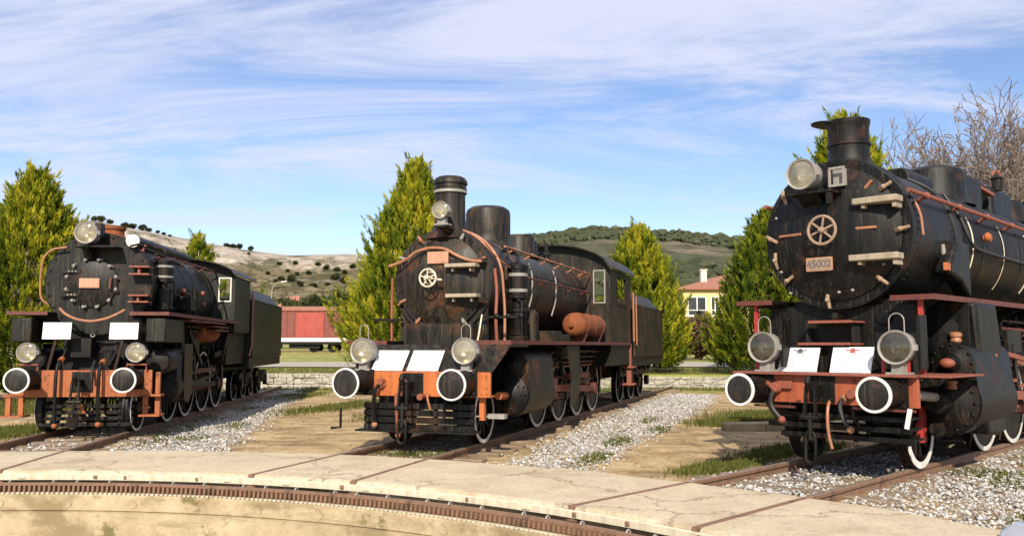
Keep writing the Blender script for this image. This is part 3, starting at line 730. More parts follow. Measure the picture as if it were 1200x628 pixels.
# ------------------------------------------------------------------ foliage builders
def leafmass(P, D, L, wd, tint):
    """thin triangles at P pointing along D (n,3), length L, width wd"""
    n = len(P); rv = NPR.normal(0, 1, (n, 3)); s = np.cross(D, rv); s /= np.linalg.norm(s, axis=1)[:, None] + 1e-9
    V = np.stack([P - s * wd[:, None], P + s * wd[:, None], P + D * L[:, None]], 1).reshape(-1, 3)
    return V, np.arange(3 * n).reshape(-1, 3), tint
def conifer(label, x, y, z, h, w, seed, mat='conifer', ntuft=1250, nbl=62, shape=.85):
    rg = np.random.default_rng(seed)
    h *= .93
    t = empty('conifer_tree', (x, y, z)); tag(t, label, 'tree', 'golden conifers behind the locomotives')
    m = MB(); m.tube([(0, 0, -.2), (.03, 0, h * .3), (0, .03, h * .62)], [w * .055, w * .04, .02], 8); build(m, 'trunk', MT['bark'], t)
    n = ntuft; u = rg.uniform(0, 1, n) ** 1.25
    lump = 1 + .14 * np.sin(u * 17 + rg.uniform(0, 6)) 
    R = w / 2 * np.where(u < .16, .70 + .30 * u / .16, (np.clip(1 - u, 0, 1) / .84) ** shape)
    a = rg.uniform(0, 2 * pi, n); R = R * (1 + .08 * np.sin(a * 3 + u * 9 + seed) + .11 * np.sin(a * 6 - u * 25 + seed * 2) + .07 * np.sin(a * 11 + u * 40)) + .05
    rho = np.sqrt(rg.uniform(.35, 1.0, n)) * rg.uniform(.90, 1.04, n)
    base = np.c_[R * rho * np.cos(a), R * rho * np.sin(a), .12 * h * .3 + u * h * .93]
    elev = np.radians(rg.normal(58, 12, n) + 20 * u)
    d = np.c_[np.cos(a) * np.cos(elev), np.sin(a) * np.cos(elev), np.sin(elev)] + rg.normal(0, .12, (n, 3)); d /= np.linalg.norm(d, axis=1)[:, None]
    TL = (h * rg.uniform(.055, .125, n) * (1 - .35 * u) + .08) * np.where(rg.uniform(0, 1, n) > .93, 1.5, 1)
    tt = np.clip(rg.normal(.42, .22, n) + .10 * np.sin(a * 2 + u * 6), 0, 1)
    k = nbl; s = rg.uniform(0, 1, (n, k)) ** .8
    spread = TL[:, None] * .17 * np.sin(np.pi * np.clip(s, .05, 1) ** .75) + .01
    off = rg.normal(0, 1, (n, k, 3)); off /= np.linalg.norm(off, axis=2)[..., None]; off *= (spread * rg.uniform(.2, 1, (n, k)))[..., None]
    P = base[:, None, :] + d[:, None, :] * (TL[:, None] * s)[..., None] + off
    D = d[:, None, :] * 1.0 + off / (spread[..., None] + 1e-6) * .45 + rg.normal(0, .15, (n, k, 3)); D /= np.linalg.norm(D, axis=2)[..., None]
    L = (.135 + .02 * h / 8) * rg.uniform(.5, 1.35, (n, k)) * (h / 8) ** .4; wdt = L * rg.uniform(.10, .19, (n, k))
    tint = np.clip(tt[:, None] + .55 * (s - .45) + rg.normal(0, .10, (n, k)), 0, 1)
    lb = 170; br_ = MB()
    for q in range(60):
        uu = rg.uniform(.08, .75); aa = rg.uniform(0, 2 * pi); Rq = w / 2 * (1 - uu) * .8; br_.tube([(0, 0, uu * h * .85), (Rq * .6 * cos(aa), Rq * .6 * sin(aa), uu * h * .85 + .15 * Rq), (Rq * cos(aa), Rq * sin(aa), uu * h * .85 + .5 * Rq)], [.035, .022, .008], 4)
    build(br_, 'limbs', MT['bark'], t)
    V, Fc, T = leafmass(P.reshape(-1, 3), D.reshape(-1, 3), L.ravel(), wdt.ravel(), tint.ravel())
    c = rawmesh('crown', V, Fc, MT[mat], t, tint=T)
    return t
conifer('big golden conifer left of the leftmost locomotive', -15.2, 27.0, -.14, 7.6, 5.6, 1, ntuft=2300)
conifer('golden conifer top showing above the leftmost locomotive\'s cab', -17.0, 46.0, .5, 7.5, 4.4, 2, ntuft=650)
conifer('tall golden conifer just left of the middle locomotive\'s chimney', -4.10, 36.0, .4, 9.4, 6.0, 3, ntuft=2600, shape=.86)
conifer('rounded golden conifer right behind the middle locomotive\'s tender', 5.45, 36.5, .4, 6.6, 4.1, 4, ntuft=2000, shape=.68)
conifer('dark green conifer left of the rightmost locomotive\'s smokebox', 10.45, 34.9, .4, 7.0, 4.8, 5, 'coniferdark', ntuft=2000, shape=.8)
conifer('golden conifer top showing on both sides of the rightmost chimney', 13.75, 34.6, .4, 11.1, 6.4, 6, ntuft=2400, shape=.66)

def bush(name, label, cat, group, x, y, z, h, w, seed, mat, n=900, sz=.16, stem=True):
    rg = np.random.default_rng(seed); t = empty(name, (x, y, z)); tag(t, label, cat, group)
    k = 9; cl = rg.normal(0, 1, (k, 3)); cl /= np.linalg.norm(cl, axis=1)[:, None]; cl *= rg.uniform(.25, .62, k)[:, None]
    cc = np.c_[cl[:, 0] * w / 2, cl[:, 1] * w / 2, h * (.52 + .42 * cl[:, 2])]
    j = rg.integers(0, k, n); p = rg.normal(0, 1, (n, 3)); p /= np.linalg.norm(p, axis=1)[:, None]; r = rg.uniform(.5, 1, n) ** .5
    P = cc[j] + p * r[:, None] * np.array([w * .24, w * .24, h * .24]); P[:, 2] = np.clip(P[:, 2], .02, None)
    D = p + rg.normal(0, .5, (n, 3)) + np.array([0, 0, .5]); D /= np.linalg.norm(D, axis=1)[:, None]
    L = sz * rg.uniform(.6, 1.4, n); V, Fc, T = leafmass(P, D, L, L * rg.uniform(.25, .45, n), np.clip(rg.normal(.5, .25, n), 0, 1))
    rawmesh('crown', V, Fc, MT[mat], t, tint=T)
    if stem:
        m = MB(); m.tube([(0, 0, -.2), (.02 * w, 0, h * .5)], [.05 * w * .6, .02 * w], 6); build(m, 'trunk', MT['bark'], t)
    return t
def hill_z(HX, x, y):
    X, Y, Z = HX; k = np.argmin((X - x) ** 2 + (Y - y) ** 2); return Z.ravel()[k]
def copy_tree(o, parent=None):
    c = o.copy(); COL.objects.link(c); c.parent = parent
    for ch in list(o.children): copy_tree(ch, c)
    return c
# dark trees and scrub dotted over the rocky hill: (column, row, size in px)
spots = [(107, 256, 9), (116, 254, 11), (124, 256, 9), (143, 262, 13), (152, 263, 11), (163, 268, 11), (171, 269, 9), (181, 272, 6), (188, 275, 6), (197, 277, 6), (224, 283, 5),
         (263, 286, 9), (272, 287, 11), (279, 288, 9), (292, 288, 8), (289, 298, 5), (326, 310, 7), (345, 310, 8), (372, 312, 9), (380, 316, 8), (395, 318, 9), (402, 322, 8), (392, 328, 12), (404, 332, 12),
         (330, 328, 10), (340, 330, 12), (346, 322, 8), (322, 334, 10), (352, 336, 10), (312, 322, 6), (360, 322, 8), (412, 314, 8), (336, 318, 6), (384, 336, 9), (368, 338, 10)]
protos = [bush('hill_shrub', 'x', 'shrub', 'dark scrub trees dotted over the rocky hill', 0, 0, 0, 5.0, 6.0, 40 + i, 'scrubleaf', 420, 1.15) for i in range(3)]
HXs, HYs, HZs = HL; front = slice(0, 200)
rows_px = HOR - F * (HZs[front] - H) / (HYs[front]); cols_px = 600 + F * HXs[front] / HYs[front]
wrd = {0: 'on the skyline of', 1: 'on the slope of'}
used_lab = {}
for i, (px, py, s) in enumerate(spots):
    err = (cols_px - px) ** 2 * 4 + (rows_px - py) ** 2; sel = np.unravel_index(np.argmin(err + (0 if py > 295 else 0)), err.shape)
    X, Y, Z = HXs[front][sel], HYs[front][sel], HZs[front][sel]
    size = s * Y / F
    o = protos[i % 3] if i < 3 else copy_tree(protos[i % 3])
    o.location = (X, Y, Z - .12 * size); k = size / 6.6; o.scale = (k * RNG.uniform(.8, 1.25), k, k * RNG.uniform(.75, 1.15)); o.rotation_euler = (0, 0, RNG.uniform(0, 6))
    where = 'on the crest above the leftmost locomotive' if px < 205 else ('on the crest behind the second conifer' if py < 290 else 'on the bare slope above the red wagon')
    o['label'] = 'small dark scrub tree ' + where; o['group'] = 'scrub trees ' + where
# low scrub and boulders too many to count over the rocky hill
n = 16000; HXq, HYq, HZq = HL; rs_ = NPR.integers(20, 196, n); cs_ = NPR.integers(60, 330, n)
QX = HXq[rs_, cs_] + NPR.normal(0, 1.0, n); QY = HYq[rs_, cs_] + NPR.normal(0, .8, n); QZ = HZq[rs_, cs_]
dens = fbm(QX, QY, 70, 5, 21) + .35 * (fbm(QX, QY, 16, 3, 4) - .5); ok = (dens > .54) & (rs_ < 176)
QX, QY, QZ = QX[ok], QY[ok], QZ[ok]; v, f = ico(); nn = len(QX)
Xs = v[None] * (1 + NPR.uniform(-.4, .4, (nn, 12, 1))) * (NPR.uniform(.4, 1.0, nn) ** 2 * 2.3)[:, None, None] * np.array([1.3, 1.2, .75]); Xs += np.c_[QX, QY, QZ + .1][:, None, :]
tag(rawmesh('hill_scrub', Xs.reshape(-1, 3), (f[None] + (np.arange(nn) * 12)[:, None, None]).reshape(-1, 3), MT['hillscrub'], tint=np.repeat(np.clip(NPR.normal(.6, .3, nn), 0, 1), 20)), kind='stuff')
# dense wood and maquis of the far hill: one mass, its leaf colour greyed for haze
n = 11000; HXr, HYr, HZr = HR; rowsel = NPR.integers(30, 112, n); colsel = NPR.integers(70, 215, n)
PX = HXr[rowsel, colsel] + NPR.normal(0, 8, n); PY = HYr[rowsel, colsel] + NPR.normal(0, 8, n); PZ = HZr[rowsel, colsel]
msk = fbm(PX, PY, 160, 4, 5) + .25 * (rowsel > 96) > .47
PX, PY, PZ = PX[msk], PY[msk], PZ[msk]
v, f = ico(); nn = len(PX); Xs = v[None] * (1 + NPR.uniform(-.35, .35, (nn, 12, 1))) * NPR.uniform(3.0, 7.5, nn)[:, None, None] * np.array([1.1, 1.1, .8]); Xs += np.c_[PX, PY, PZ + 1.0][:, None, :]
tag(rawmesh('hill_woods', Xs.reshape(-1, 3), (f[None] + (np.arange(nn) * 12)[:, None, None]).reshape(-1, 3), MT['hazedwood'], tint=np.repeat(np.clip(NPR.normal(.35, .2, nn), 0, 1), 20)), 'dense woods', None, None, 'stuff')
# slim dark cypress far behind the wagon
cy = conifer('slim dark cypress at the foot of the rocky hill', px2az(300) * 150, 150, 1.2, 12.2, 2.9, 8, 'coniferdark', ntuft=320, nbl=20, shape=.7); cy['group'] = ''
del cy['group']; cy.name = 'cypress_tree'; cy['category'] = 'cypress'
# dark hedge trees behind the wagon and brown shrubs before the house
for i, (px, py, d, h, w) in enumerate([(350, 0, 95, 6.0, 4.6), (374, 0, 92, 6.7, 5.6), (331, 0, 96, 5.5, 4.2), (398, 0, 93, 6.6, 4.8)]):
    bush('evergreen_bush', ['dark green bush over the red wagon\'s roof, above its door', 'largest dark bush over the red wagon\'s right half', 'low dark bush over the red wagon\'s left end', 'dark bush beside the wagon, half behind the tall conifer'][i], 'bush', 'bushes behind the red wagon', (px - 600) / F * d, d, 1.2, h, w, 60 + i, 'scrubleaf', 1500, .55)
for i, (px, d, h, w) in enumerate([(803, 52, 2.6, 1.7), (819, 53, 2.9, 1.9), (838, 52, 2.5, 1.8)]):
    bush('bare_shrub', ['leftmost brown leafless shrub in front of the yellow house', 'tallest brown leafless shrub in front of the yellow house', 'brown leafless shrub against the dark conifer by the house'][i], 'shrub', 'brown shrubs before the house', (px - 600) / F * d, d, .6, h, w, 70 + i, 'shrubbrown', 1700, .34)
for i, (px, d, h, w) in enumerate([(722, 35.6, 1.2, 1.4), (738, 35.2, .95, 1.2)]):
    bush('low_shrub', ['low green shrub at the left foot of the rounded conifer', 'smallest green shrub below the rounded conifer'][i], 'shrub', 'low shrubs', (px - 600) / F * d, d, .42, h, w, 80 + i, 'coniferdark', 700, .2)

# ------------------------------------------------------------------ bare trees on the right
def bare_tree(label, x, y, z, h, seed, spreadx=1.0, lean=0.0, top=14.0, wide=1.0):
    rg = random.Random(seed); t = empty('bare_tree', (x, y, z)); tag(t, label, 'bare tree', 'leafless trees behind the rightmost locomotive')
    trunk = MB(); br = MB(); cnt = [0]
    def grow(p, d, L, r, depth):
        cnt[0] += 1
        n = 4 if depth < 4 else (3 if depth < 6 else 2); pts = [p.copy()]; q = p.copy(); dd = d.copy()
        for k in range(n):
            dd = (dd + Vector((rg.gauss(0, .20), rg.gauss(0, .20), rg.gauss(.05, .13)))).normalized(); q = q + dd * (L / n); pts.append(q.copy())
        rad = [max(r * (1 - .40 * k / n), .012) for k in range(n + 1)]
        (trunk if depth == 0 else br).tube(pts, rad, 8 if depth == 0 else (5 if depth < 3 else 3))
        if depth >= 7: return
        kids = (5, 4, 4, 4, 3, 3, 2)[depth]
        for c in range(kids):
            ax = Vector((rg.gauss(0, 1), rg.gauss(0, 1), rg.gauss(0, 1))).cross(dd).normalized(); an = rg.uniform(.30, .78) if depth else rg.uniform(.30, .75)
            nd = (Matrix.Rotation(an, 3, ax) @ dd); nd = Vector((nd.x * spreadx + (lean if depth < 2 else 0), nd.y, nd.z + .08)).normalized()
            i = n if c < 2 else rg.randint(1, max(1, n - 1))
            grow(pts[i], nd, L * rg.uniform(.60, .82) * (.9 if c >= 2 else 1), rad[i] * rg.uniform(.60, .76), depth + 1)
    grow(Vector((0, 0, -.2)), Vector((0, 0, 1)), h * .17, h * .018, 0)
    zt = max(p[2] for p in br.v); ks = (top - z) / zt
    for q in (trunk, br): q.v = [(p[0] * ks * wide, p[1] * ks, p[2] * ks) for p in q.v]
    build(trunk, 'trunk', MT['barkpale'], t); build(br, 'branches', MT['barkpale'], t)
bare_tree('smaller leafless tree behind the rightmost locomotive\'s domes', 22.3, 42, .5, 17.0, 3, 1.1, .05, 13.9, .68)
bare_tree('largest leafless tree at the right edge behind the boiler', 25.4, 43, .5, 18.2, 12, 1.1, .03, 15.2, .78)
bare_tree('leafless tree with pale low limbs at the far right', 28.6, 44, .5, 17.2, 21, 1.0, 0, 15.4, .95)

# ------------------------------------------------------------------ far roofs, lamp, wagon and house
def mk_tiles(name, a, b, sc=5):
    m = NM(name); n = m.noise(sc, 6, .7); wv = m.n('ShaderNodeTexWave', Scale=sc * .9, Distortion=.4); m.l(m.map((1, .05, .05)), wv.inputs['Vector'])
    c = m.ramp(n, [(.3, a), (.7, b)]); c = m.mix(m.rng(wv.outputs[0], .1, .5, .45, 0), c, tuple(x * .5 for x in a)); m.set(c, .85); return m.m
MT['tiles'] = mk_tiles('roof_tiles', (.26, .10, .06), (.42, .19, .12))
MT['tilesfar'] = mk_tiles('far_roof_tiles', (.34, .13, .085), (.44, .20, .14), 1.2)
MT['yellow'] = mk_plain('yellow_render', (.62, .49, .24), .9)
MT['whitewall'] = mk_plain('white_render', (.62, .57, .49), .9)
def hip(m, x0, x1, y0, y1, z, hh, ov):
    x0 -= ov; x1 += ov; y0 -= ov; y1 += ov; w = (y1 - y0) / 2; 
    return m.add([(x0, y0, z), (x1, y0, z), (x1, y1, z), (x0, y1, z), (x0 + w, y0 + w, z + hh), (x1 - w, y0 + w, z + hh), (x0, y0, z - .14), (x1, y0, z - .14), (x1, y1, z - .14), (x0, y1, z - .14)],
                 [(0, 1, 5, 4), (1, 2, 5), (2, 3, 4, 5), (3, 0, 4), (6, 9, 8, 7), (0, 6, 7, 1), (1, 7, 8, 2), (2, 8, 9, 3), (3, 9, 6, 0)])
def house(label, x, y, z, w, d, h, roofh, rot, wallm, roofm, wins, group=None, name='house', chim=None, ov=.4):
    t = empty(name, (x, y, z), rot); tag(t, label, 'house', group)
    m = MB(); m.box(0, w, 0, d, -.3, h); wl_ = build(m, 'wall', MT[wallm], t)
    m = MB(); hip(m, 0, w, 0, d, h + .145, roofh, ov); rf = build(m, 'roof', MT[roofm], t, flat=True)
    if chim:
        m = MB(); cx, cy_, cw, ch = chim; m.box(cx, cx + cw, cy_, cy_ + cw, h + .2, h + ch); m.box(cx - .06, cx + cw + .06, cy_ - .06, cy_ + cw + .06, h + ch, h + ch + .1); build(m, 'chimney', MT['whitewall'], rf)
    for (wx, wz, ww, wh) in wins:
        m = MB(); f = .09
        for a, b, c, dd in ((wx, wx + ww, wz, wz + f), (wx, wx + ww, wz + wh - f, wz + wh), (wx, wx + f, wz + f, wz + wh - f), (wx + ww - f, wx + ww, wz + f, wz + wh - f), (wx + ww / 2 - f / 2, wx + ww / 2 + f / 2, wz + f, wz + wh - f), (wx + f, wx + ww / 2 - f / 2, wz + wh * .28, wz + wh * .28 + .06), (wx + ww / 2 + f / 2, wx + ww - f, wz + wh * .28, wz + wh * .28 + .06)):
            m.box(a, b, -.06, .04, c, dd)
        wi = build(m, 'window', MT['white'], t); m = MB(); m.box(wx + .02, wx + ww - .02, -.02, .02, wz + .02, wz + wh - .02); build(m, 'pane', MT['winglass'], wi)
        m = MB(); m.box(wx - .08, wx + ww + .08, -.14, .02, wz - .09, wz - .004); build(m, 'sill', MT['whitewall'], wi)
    return t
house('pale yellow two storey house with red tiled roof between the conifers', 13.95, 70, 1.0, 19, 15, 5.15, 2.3, 0, 'yellow', 'tiles',
      [(.45, 3.0, 1.55, 1.6), (2.35, 3.0, .7, 1.6), (2.85 + .35, 3.0, 1.0, 1.6), (6.0, 3.0, 1.55, 1.6), (9.0, 3.0, 1.55, 1.6), (.45, .6, 1.55, 1.5), (2.6, .6, 1.55, 1.5), (6.0, .6, 1.55, 1.5)], chim=(2.0, 1.8, .50, 1.75))
for i, (px, d, w, h, rz, hh) in enumerate([(312, 150, 9, 6.2, .1, 2.6), (338, 165, 8, 6.8, -.1, 2.4), (405, 190, 9, 9.5, .05, 2.0)]):
    house(['far red roofed cottage just right of the tender', 'smaller far red roofed cottage above the wagon\'s middle', 'pale far house half hidden by the tall conifer'][i], (px - 600) / F * d, d, 1.6, w, 8, h, hh, rz, 'whitewall', 'tilesfar', [(1.5, 3, 1.2, 1.4), (5, 3, 1.2, 1.4)], 'far village houses', ov=.5)
lp = empty('street_lamp', ((318 - 600) / F * 118, 118, 1.4)); tag(lp, 'thin street lamp with curved arm beyond the red wagon', 'street lamp')
m = MB(); m.tube([(0, 0, 0), (0, 0, 7.6), (.12, 0, 8.2), (.6, 0, 8.75), (1.3, 0, 9.0)], [.10, .08, .07, .06, .05], 8); build(m, 'pole', MT['steel'], lp)
m = MB(); m.obox((1.65, 0, 9.02), (.8, .26, .14), (0, -.12, 0)); build(m, 'lamp_head', MT['white'], lp, bevel=.03)
lp2 = empty('garden_lamp', ((819 - 600) / F * 56, 56, .75)); tag(lp2, 'short dark lamp post in front of the yellow house', 'lamp post')
m = MB(); m.tube([(0, 0, 0), (0, 0, 2.75)], .05, 8); build(m, 'pole', MT['under'], lp2)
m = MB(); m.lathe([(.05, 0), (.16, .08), (.18, .3), (.06, .4)], (0, 0, 2.75), (0, 0, 1), 12); build(m, 'lantern', MT['under'], lp2)
# red covered goods wagon
def wagon(label, x, y, z, L, body, group, rz=0.0):
    t = empty('freight_wagon', (x, y, z), rz); tag(t, label, 'freight wagon', group)
    h0, h1 = 1.25, 3.55
    m = MB(); m.box(-L / 2, L / 2, 0, 2.7, h0, h1)
    for k in range(23): m.box(-L / 2 + k * (L - .06) / 22, -L / 2 + k * (L - .06) / 22 + .05, -.05, -.003, h0, h1)
    build(m, 'body', body, t)
    for sgn in (-1, 1):
        m = MB(); m.box(sgn * L * .24 - L * .09, sgn * L * .24 + L * .09, -.11, -.06, h0 + .03, h1 - .15); m.box(sgn * L * .24 + L * .09 - .12, sgn * L * .24 + L * .09 - .06, -.14, -.112, 2, 2.5); build(m, 'sliding_door', MT['wagondoor'], t)
    m = MB(); m.prism([(-.12, h1), (2.82, h1), (2.82, h1 + .10), (2.1, h1 + .36), (1.35, h1 + .44), (.6, h1 + .36), (-.12, h1 + .10)], 'yz', -L / 2 - .1, L / 2 + .1)
    for k in range(26): m.box(-L / 2 + k * L / 25.5, -L / 2 + k * L / 25.5 + .06, -.14, -.10, h1 - .02, h1 + .12)
    build(m, 'roof', MT['tiles'], t)
    m = MB(); m.box(-L / 2, L / 2, -.09, -.052, .92, h0 - .003); build(m, 'white_sill_band', MT['white'], t)
    m = MB(); m.box(-L / 2, L / 2, 0, 2.7, .70, h0 - .004); m.box(-L * .36, -L * .1, .3, .5, .32, .70); m.box(L * .1, L * .3, .3, .5, .35, .70); build(m, 'underframe', MT['under'], t)
    for sx in (-.38, -.26, .26, .38):
        m = MB()
        for yy in (.55, 2.05): m.lathe([(.46, 0), (.46, .05), (.43, .055), (.43, .12)], (sx * L, yy, .45), (0, 1, 0), 20)
        m.cyl((sx * L, .6, .45), (sx * L, 2.1, .45), .07); build(m, 'wheelset', MT['under'], t)
    return t
MT['wagonred'] = chipped('wagon_red_brown', (.22, .060, .045), (.13, .05, .04), .6, .7, 2); MT['wagondoor'] = chipped('wagon_door_red', (.38, .062, .045), (.24, .06, .045), .3, .6, 2)
wagon('red boxcar with white sill band standing left of the tall conifer', -20.4, 73, 1.0, 13.2, MT['wagonred'], 'red wagons')
tk = MB(); tk.box(-40, 5, 73.55, 73.68, 1.02, 1.12).box(-40, 5, 75.0, 75.13, 1.02, 1.12); tag(build(tk, 'distant_track', MT['railrust']), 'distant siding rails under the red boxcar', 'railway track')

# ------------------------------------------------------------------ locomotive components (x right, y back from the buffer faces, z up from rail)
def loco_root(k, label):
    ax = AX[k]; t = empty('steam_locomotive', (ax.o[0], ax.o[1], 0), -ax.th); tag(t, label, 'steam locomotive', 'steam locomotives round the turntable'); return t
def P(name, mat, par, mb, **k): return build(mb, name, MT[mat] if isinstance(mat, str) else mat, par, **k)
FW = (0, -1, 0)                                    # forward
def buffer(L, x, z, R, y1, rimw, base=.42, rimmat='white'):
    m = MB(); m.box(x - base / 2, x + base / 2, y1 - .035, y1 - .002, z - base / 2, z + base / 2)
    for a in (-1, 1):
        for b in (-1, 1): m.bolt((x + a * base * .38, y1 - .035, z + b * base * .38), FW, .026, .022)
    m.lathe([(R * .86, y1 - .035), (R * .80, y1 - .08), (R * .70, y1 - .30), (R * .74, y1 - .33), (R * .74, y1 - .36), (R * .52, y1 - .36), (R * .46, .05), (R * .60, .03), (R * .97, .022), (R * .97, .016)], (x, 0, z), (0, 1, 0), 32)
    o = P('buffer', 'under', L, m)
    m = MB(); m.lathe([(R - rimw, .017), (R - rimw, .004), (R * .6, -.010), (R * .3, -.016), (0, -.018)], (x, 0, z), (0, 1, 0), 36, caps=False); P('buffer_face', 'disc', o, m)
    m = MB(); m.lathe([(R - rimw, .010), (R - rimw + .006, .001), (R - .008, .001), (R, .010), (R, .03), (R - .015, .034)], (x, 0, z), (0, 1, 0), 40, caps=False); P('white_rim', rimmat, o, m)
    return o
def headlight(L, x, y, z, R, depth=.22, mat='steel', foot=None, guard=None, box=False, glassmat='glass'):
    m = MB(); m.lathe([(R * .86, .045), (R * .88, 0), (R, -.012), (R * 1.03, .01), (R * 1.0, .05), (R * .93, .06), (R * .93, depth * .8), (R * .75, depth), (R * .3, depth * 1.12), (0, depth * 1.14)], (x, y, z), (0, 1, 0), 32, caps=False)
    if foot is not None:
        m.box(x - .07, x + .07, y + .05, y + depth * .8, foot, z - R * .88); m.box(x - .13, x + .13, y + .02, y + depth, foot, foot + .025)
    m.box(x + R * .96, x + R * 1.14, y + .02, y + .10, z - .035, z + .035)
    o = P('headlight', mat, L, m)
    m = MB(); m.lathe([(R * .87, .03), (R * .7, .075), (R * .4, .12), (.03, .135), (0, .135)], (x, y, z), (0, 1, 0), 28, caps=False); m.sphere((x, y + .09, z), .028, 8, 6); P('reflector', 'reflector', o, m)
    m = MB(); m.lathe([(R * .865, .012), (R * .5, -.012), (0, -.02)], (x, y, z), (0, 1, 0), 28, caps=False); P('lens', glassmat, o, m)
    if guard:
        w, h = guard; m = MB(); zt = z + R * .7; pts = [(x - w, y + .08, zt), (x - w, y + .08, zt + h * .6)] + [(x - w * cos(a), y + .08, zt + h * .6 + w * sin(a)) for a in np.linspace(.3, pi - .3, 7)] + [(x + w, y + .08, zt + h * .6), (x + w, y + .08, zt)]
        m.tube(pts, .007, 6); P('carrying_hoop', 'steel', o, m)
    return o
def wheel(L, x, y, R, tyre='tyre', n=12, hub='under', cw=True, side=1, wdt=.13, white=.055):
    """spoked wheel whose outer face points to +x (side=1)"""
    m = MB(); s = side
    m.lathe([(R - .075, 0), (R - .075, wdt), (R + .028, wdt), (R + .026, wdt - .03), (R, wdt - .035), (R, 0), (R - .075, 0)], (x + s * .02, y, R), (-s, 0, 0), 40, caps=False)
    m.lathe([(.10, -.03), (.115, .0), (.115, .12), (.10, .14)], (x + s * .02, y, R), (-s, 0, 0), 20)
    for k in range(n):
        a = 2 * pi * k / n; d = Vector((0, cos(a), sin(a))); c = Vector((x - s * .03, y, R)); m.bar(c + d * .09, c + d * (R - .07), .045, .035, (1, 0, 0))
    if cw:
        a = np.linspace(pi * 1.12, pi * 1.88, 12); pts = [((R - .08) * cos(t), (R - .08) * sin(t) ) for t in a]
        m.prism([(y + p, R + q) for p, q in pts], 'yz', x - s * .05, x + s * .01)
    o = P('wheel', hub, L, m)
    m = MB(); m.lathe([(R - .012 - white, -.004), (R - .006, -.004), (R - .002, .004), (R - .012 - white, .004)], (x + s * .025, y, R), (-s, 0, 0), 44, caps=False); P('tyre', tyre, o, m)
    return o
def handwheel(par, c, R, mat, spokes=5, axis=FW):
    m = MB(); c = Vector(c); m.ring(c, axis, R, R * .11, 32, 8); m.lathe([(R * .22, -.03), (R * .22, .04), (R * .10, .06)], c, axis, 12)
    for k in range(spokes):
        a = 2 * pi * k / spokes + .35; d = Vector((cos(a), 0, sin(a))); m.bar(c + d * R * .15, c + d * R * .97, R * .13, R * .10, axis)
    m.cyl(c - Vector(axis) * .14, c, .022, n=8)
    return P('handwheel', mat, par, m)
def hook_and_link(L, y, z, drop, mat='under', plate=.36):
    m = MB(); m.box(-plate / 2, plate / 2, y - .03, y - .003, z - plate / 2, z + plate / 2)
    for a in (-1, 1):
        for b in (-1, 1): m.bolt((a * plate * .38, y - .03, z + b * plate * .38), FW, .025, .02)
    m.box(-.03, .03, y - .26, y - .03, z - .07, z + .05); m.tube([(0, y - .24, z), (0, y - .36, z + .03), (0, y - .41, z + .10), (0, y - .38, z + .17)], [.05, .05, .042, .028], 8)
    o = P('coupling_hook', mat, L, m, bevel=.005)
    m = MB()
    for s in (-1, 1): m.bar((s * .055, y - .33, z + .04), (s * .075, y - .36, z - .34), .03, .05, (0, 1, 0))
    m.cyl((-.12, y - .36, z - .34), (.12, y - .36, z - .34), .035, n=8); m.cyl((0, y - .36, z - .28), (0, y - .38, z - .62), .028, n=8)
    zl = z - .58; zb = z - drop; w = .065
    m.tube([(-w, y - .37, zl)] + [(-w, y - .38, zb + w)] + [(-w * cos(a), y - .38, zb + w - w * sin(a)) for a in np.linspace(.4, pi - .4, 6)] + [(w, y - .38, zb + w), (w, y - .37, zl)] + [(w * cos(a), y - .37, zl + w * sin(a)) for a in np.linspace(.4, pi - .4, 6)], .022, 8, True)
    P('screw_coupling', mat, o, m)
    return o
def hose(L, pts, r=.026, mat='rubber', name='brake_hose', tip=None):
    # smooth the path
    Q = [Vector(p) for p in pts]
    for _ in range(2):
        N = [Q[0]]
        for a, b in zip(Q, Q[1:]): N += [a * .75 + b * .25, a * .25 + b * .75]
        Q = N + [Q[-1]]
    m = MB(); m.tube(Q, r, 8); o = P(name, mat, L, m)
    if tip:
        m = MB(); m.sphere(Q[-1], r * 1.7, 8, 6); m.cyl(Q[0], Q[0] + (Q[1] - Q[0]).normalized() * .09, r * 1.6, n=8); P('hose_fitting', tip, o, m)
    return o
def pipe(L, pts, r, mat, name='pipe', smooth=2, brackets=0, bmat='under'):
    Q = [Vector(p) for p in pts]
    for _ in range(smooth):
        N = [Q[0]]
        for a, b in zip(Q, Q[1:]): N += [a * .8 + b * .2, a * .2 + b * .8]
        Q = N + [Q[-1]]
    m = MB(); m.tube(Q, r, 8); return P(name, mat, L, m)
def handrail(L, x, z0, z1, y0, y1, r, mat, n, rb):
    """long rail beside the boiler, on n stanchions reaching in to the boiler"""
    m = MB(); m.tube([(x, y0 + (y1 - y0) * k / 12, z0 + (z1 - z0) * k / 12) for k in range(13)], r, 8)
    for k in range(n):
        f = (k + .5) / n; yy = y0 + (y1 - y0) * f; zz = z0 + (z1 - z0) * f; m.cyl((x, yy, zz), (x - math.copysign(rb, x), yy, zz - rb * .5), r * .8, n=6); m.sphere((x, yy, zz), r * 1.6, 8, 6)
    return P('handrail', mat, L, m)
def boiler(L, zc, secs, mat, bands, n=56):
    m = MB(); m.lathe(secs, (0, 0, zc), (0, 1, 0), n)
    o = P('boiler', mat, L, m, smooth=30)
    for (y, r) in bands:
        m = MB(); m.lathe([(r, y - .028), (r + .010, y - .026), (r + .010, y + .026), (r, y + .028)], (0, 0, zc), (0, 1, 0), n, caps=False); P('boiler_band', mat, o, m)
    return o
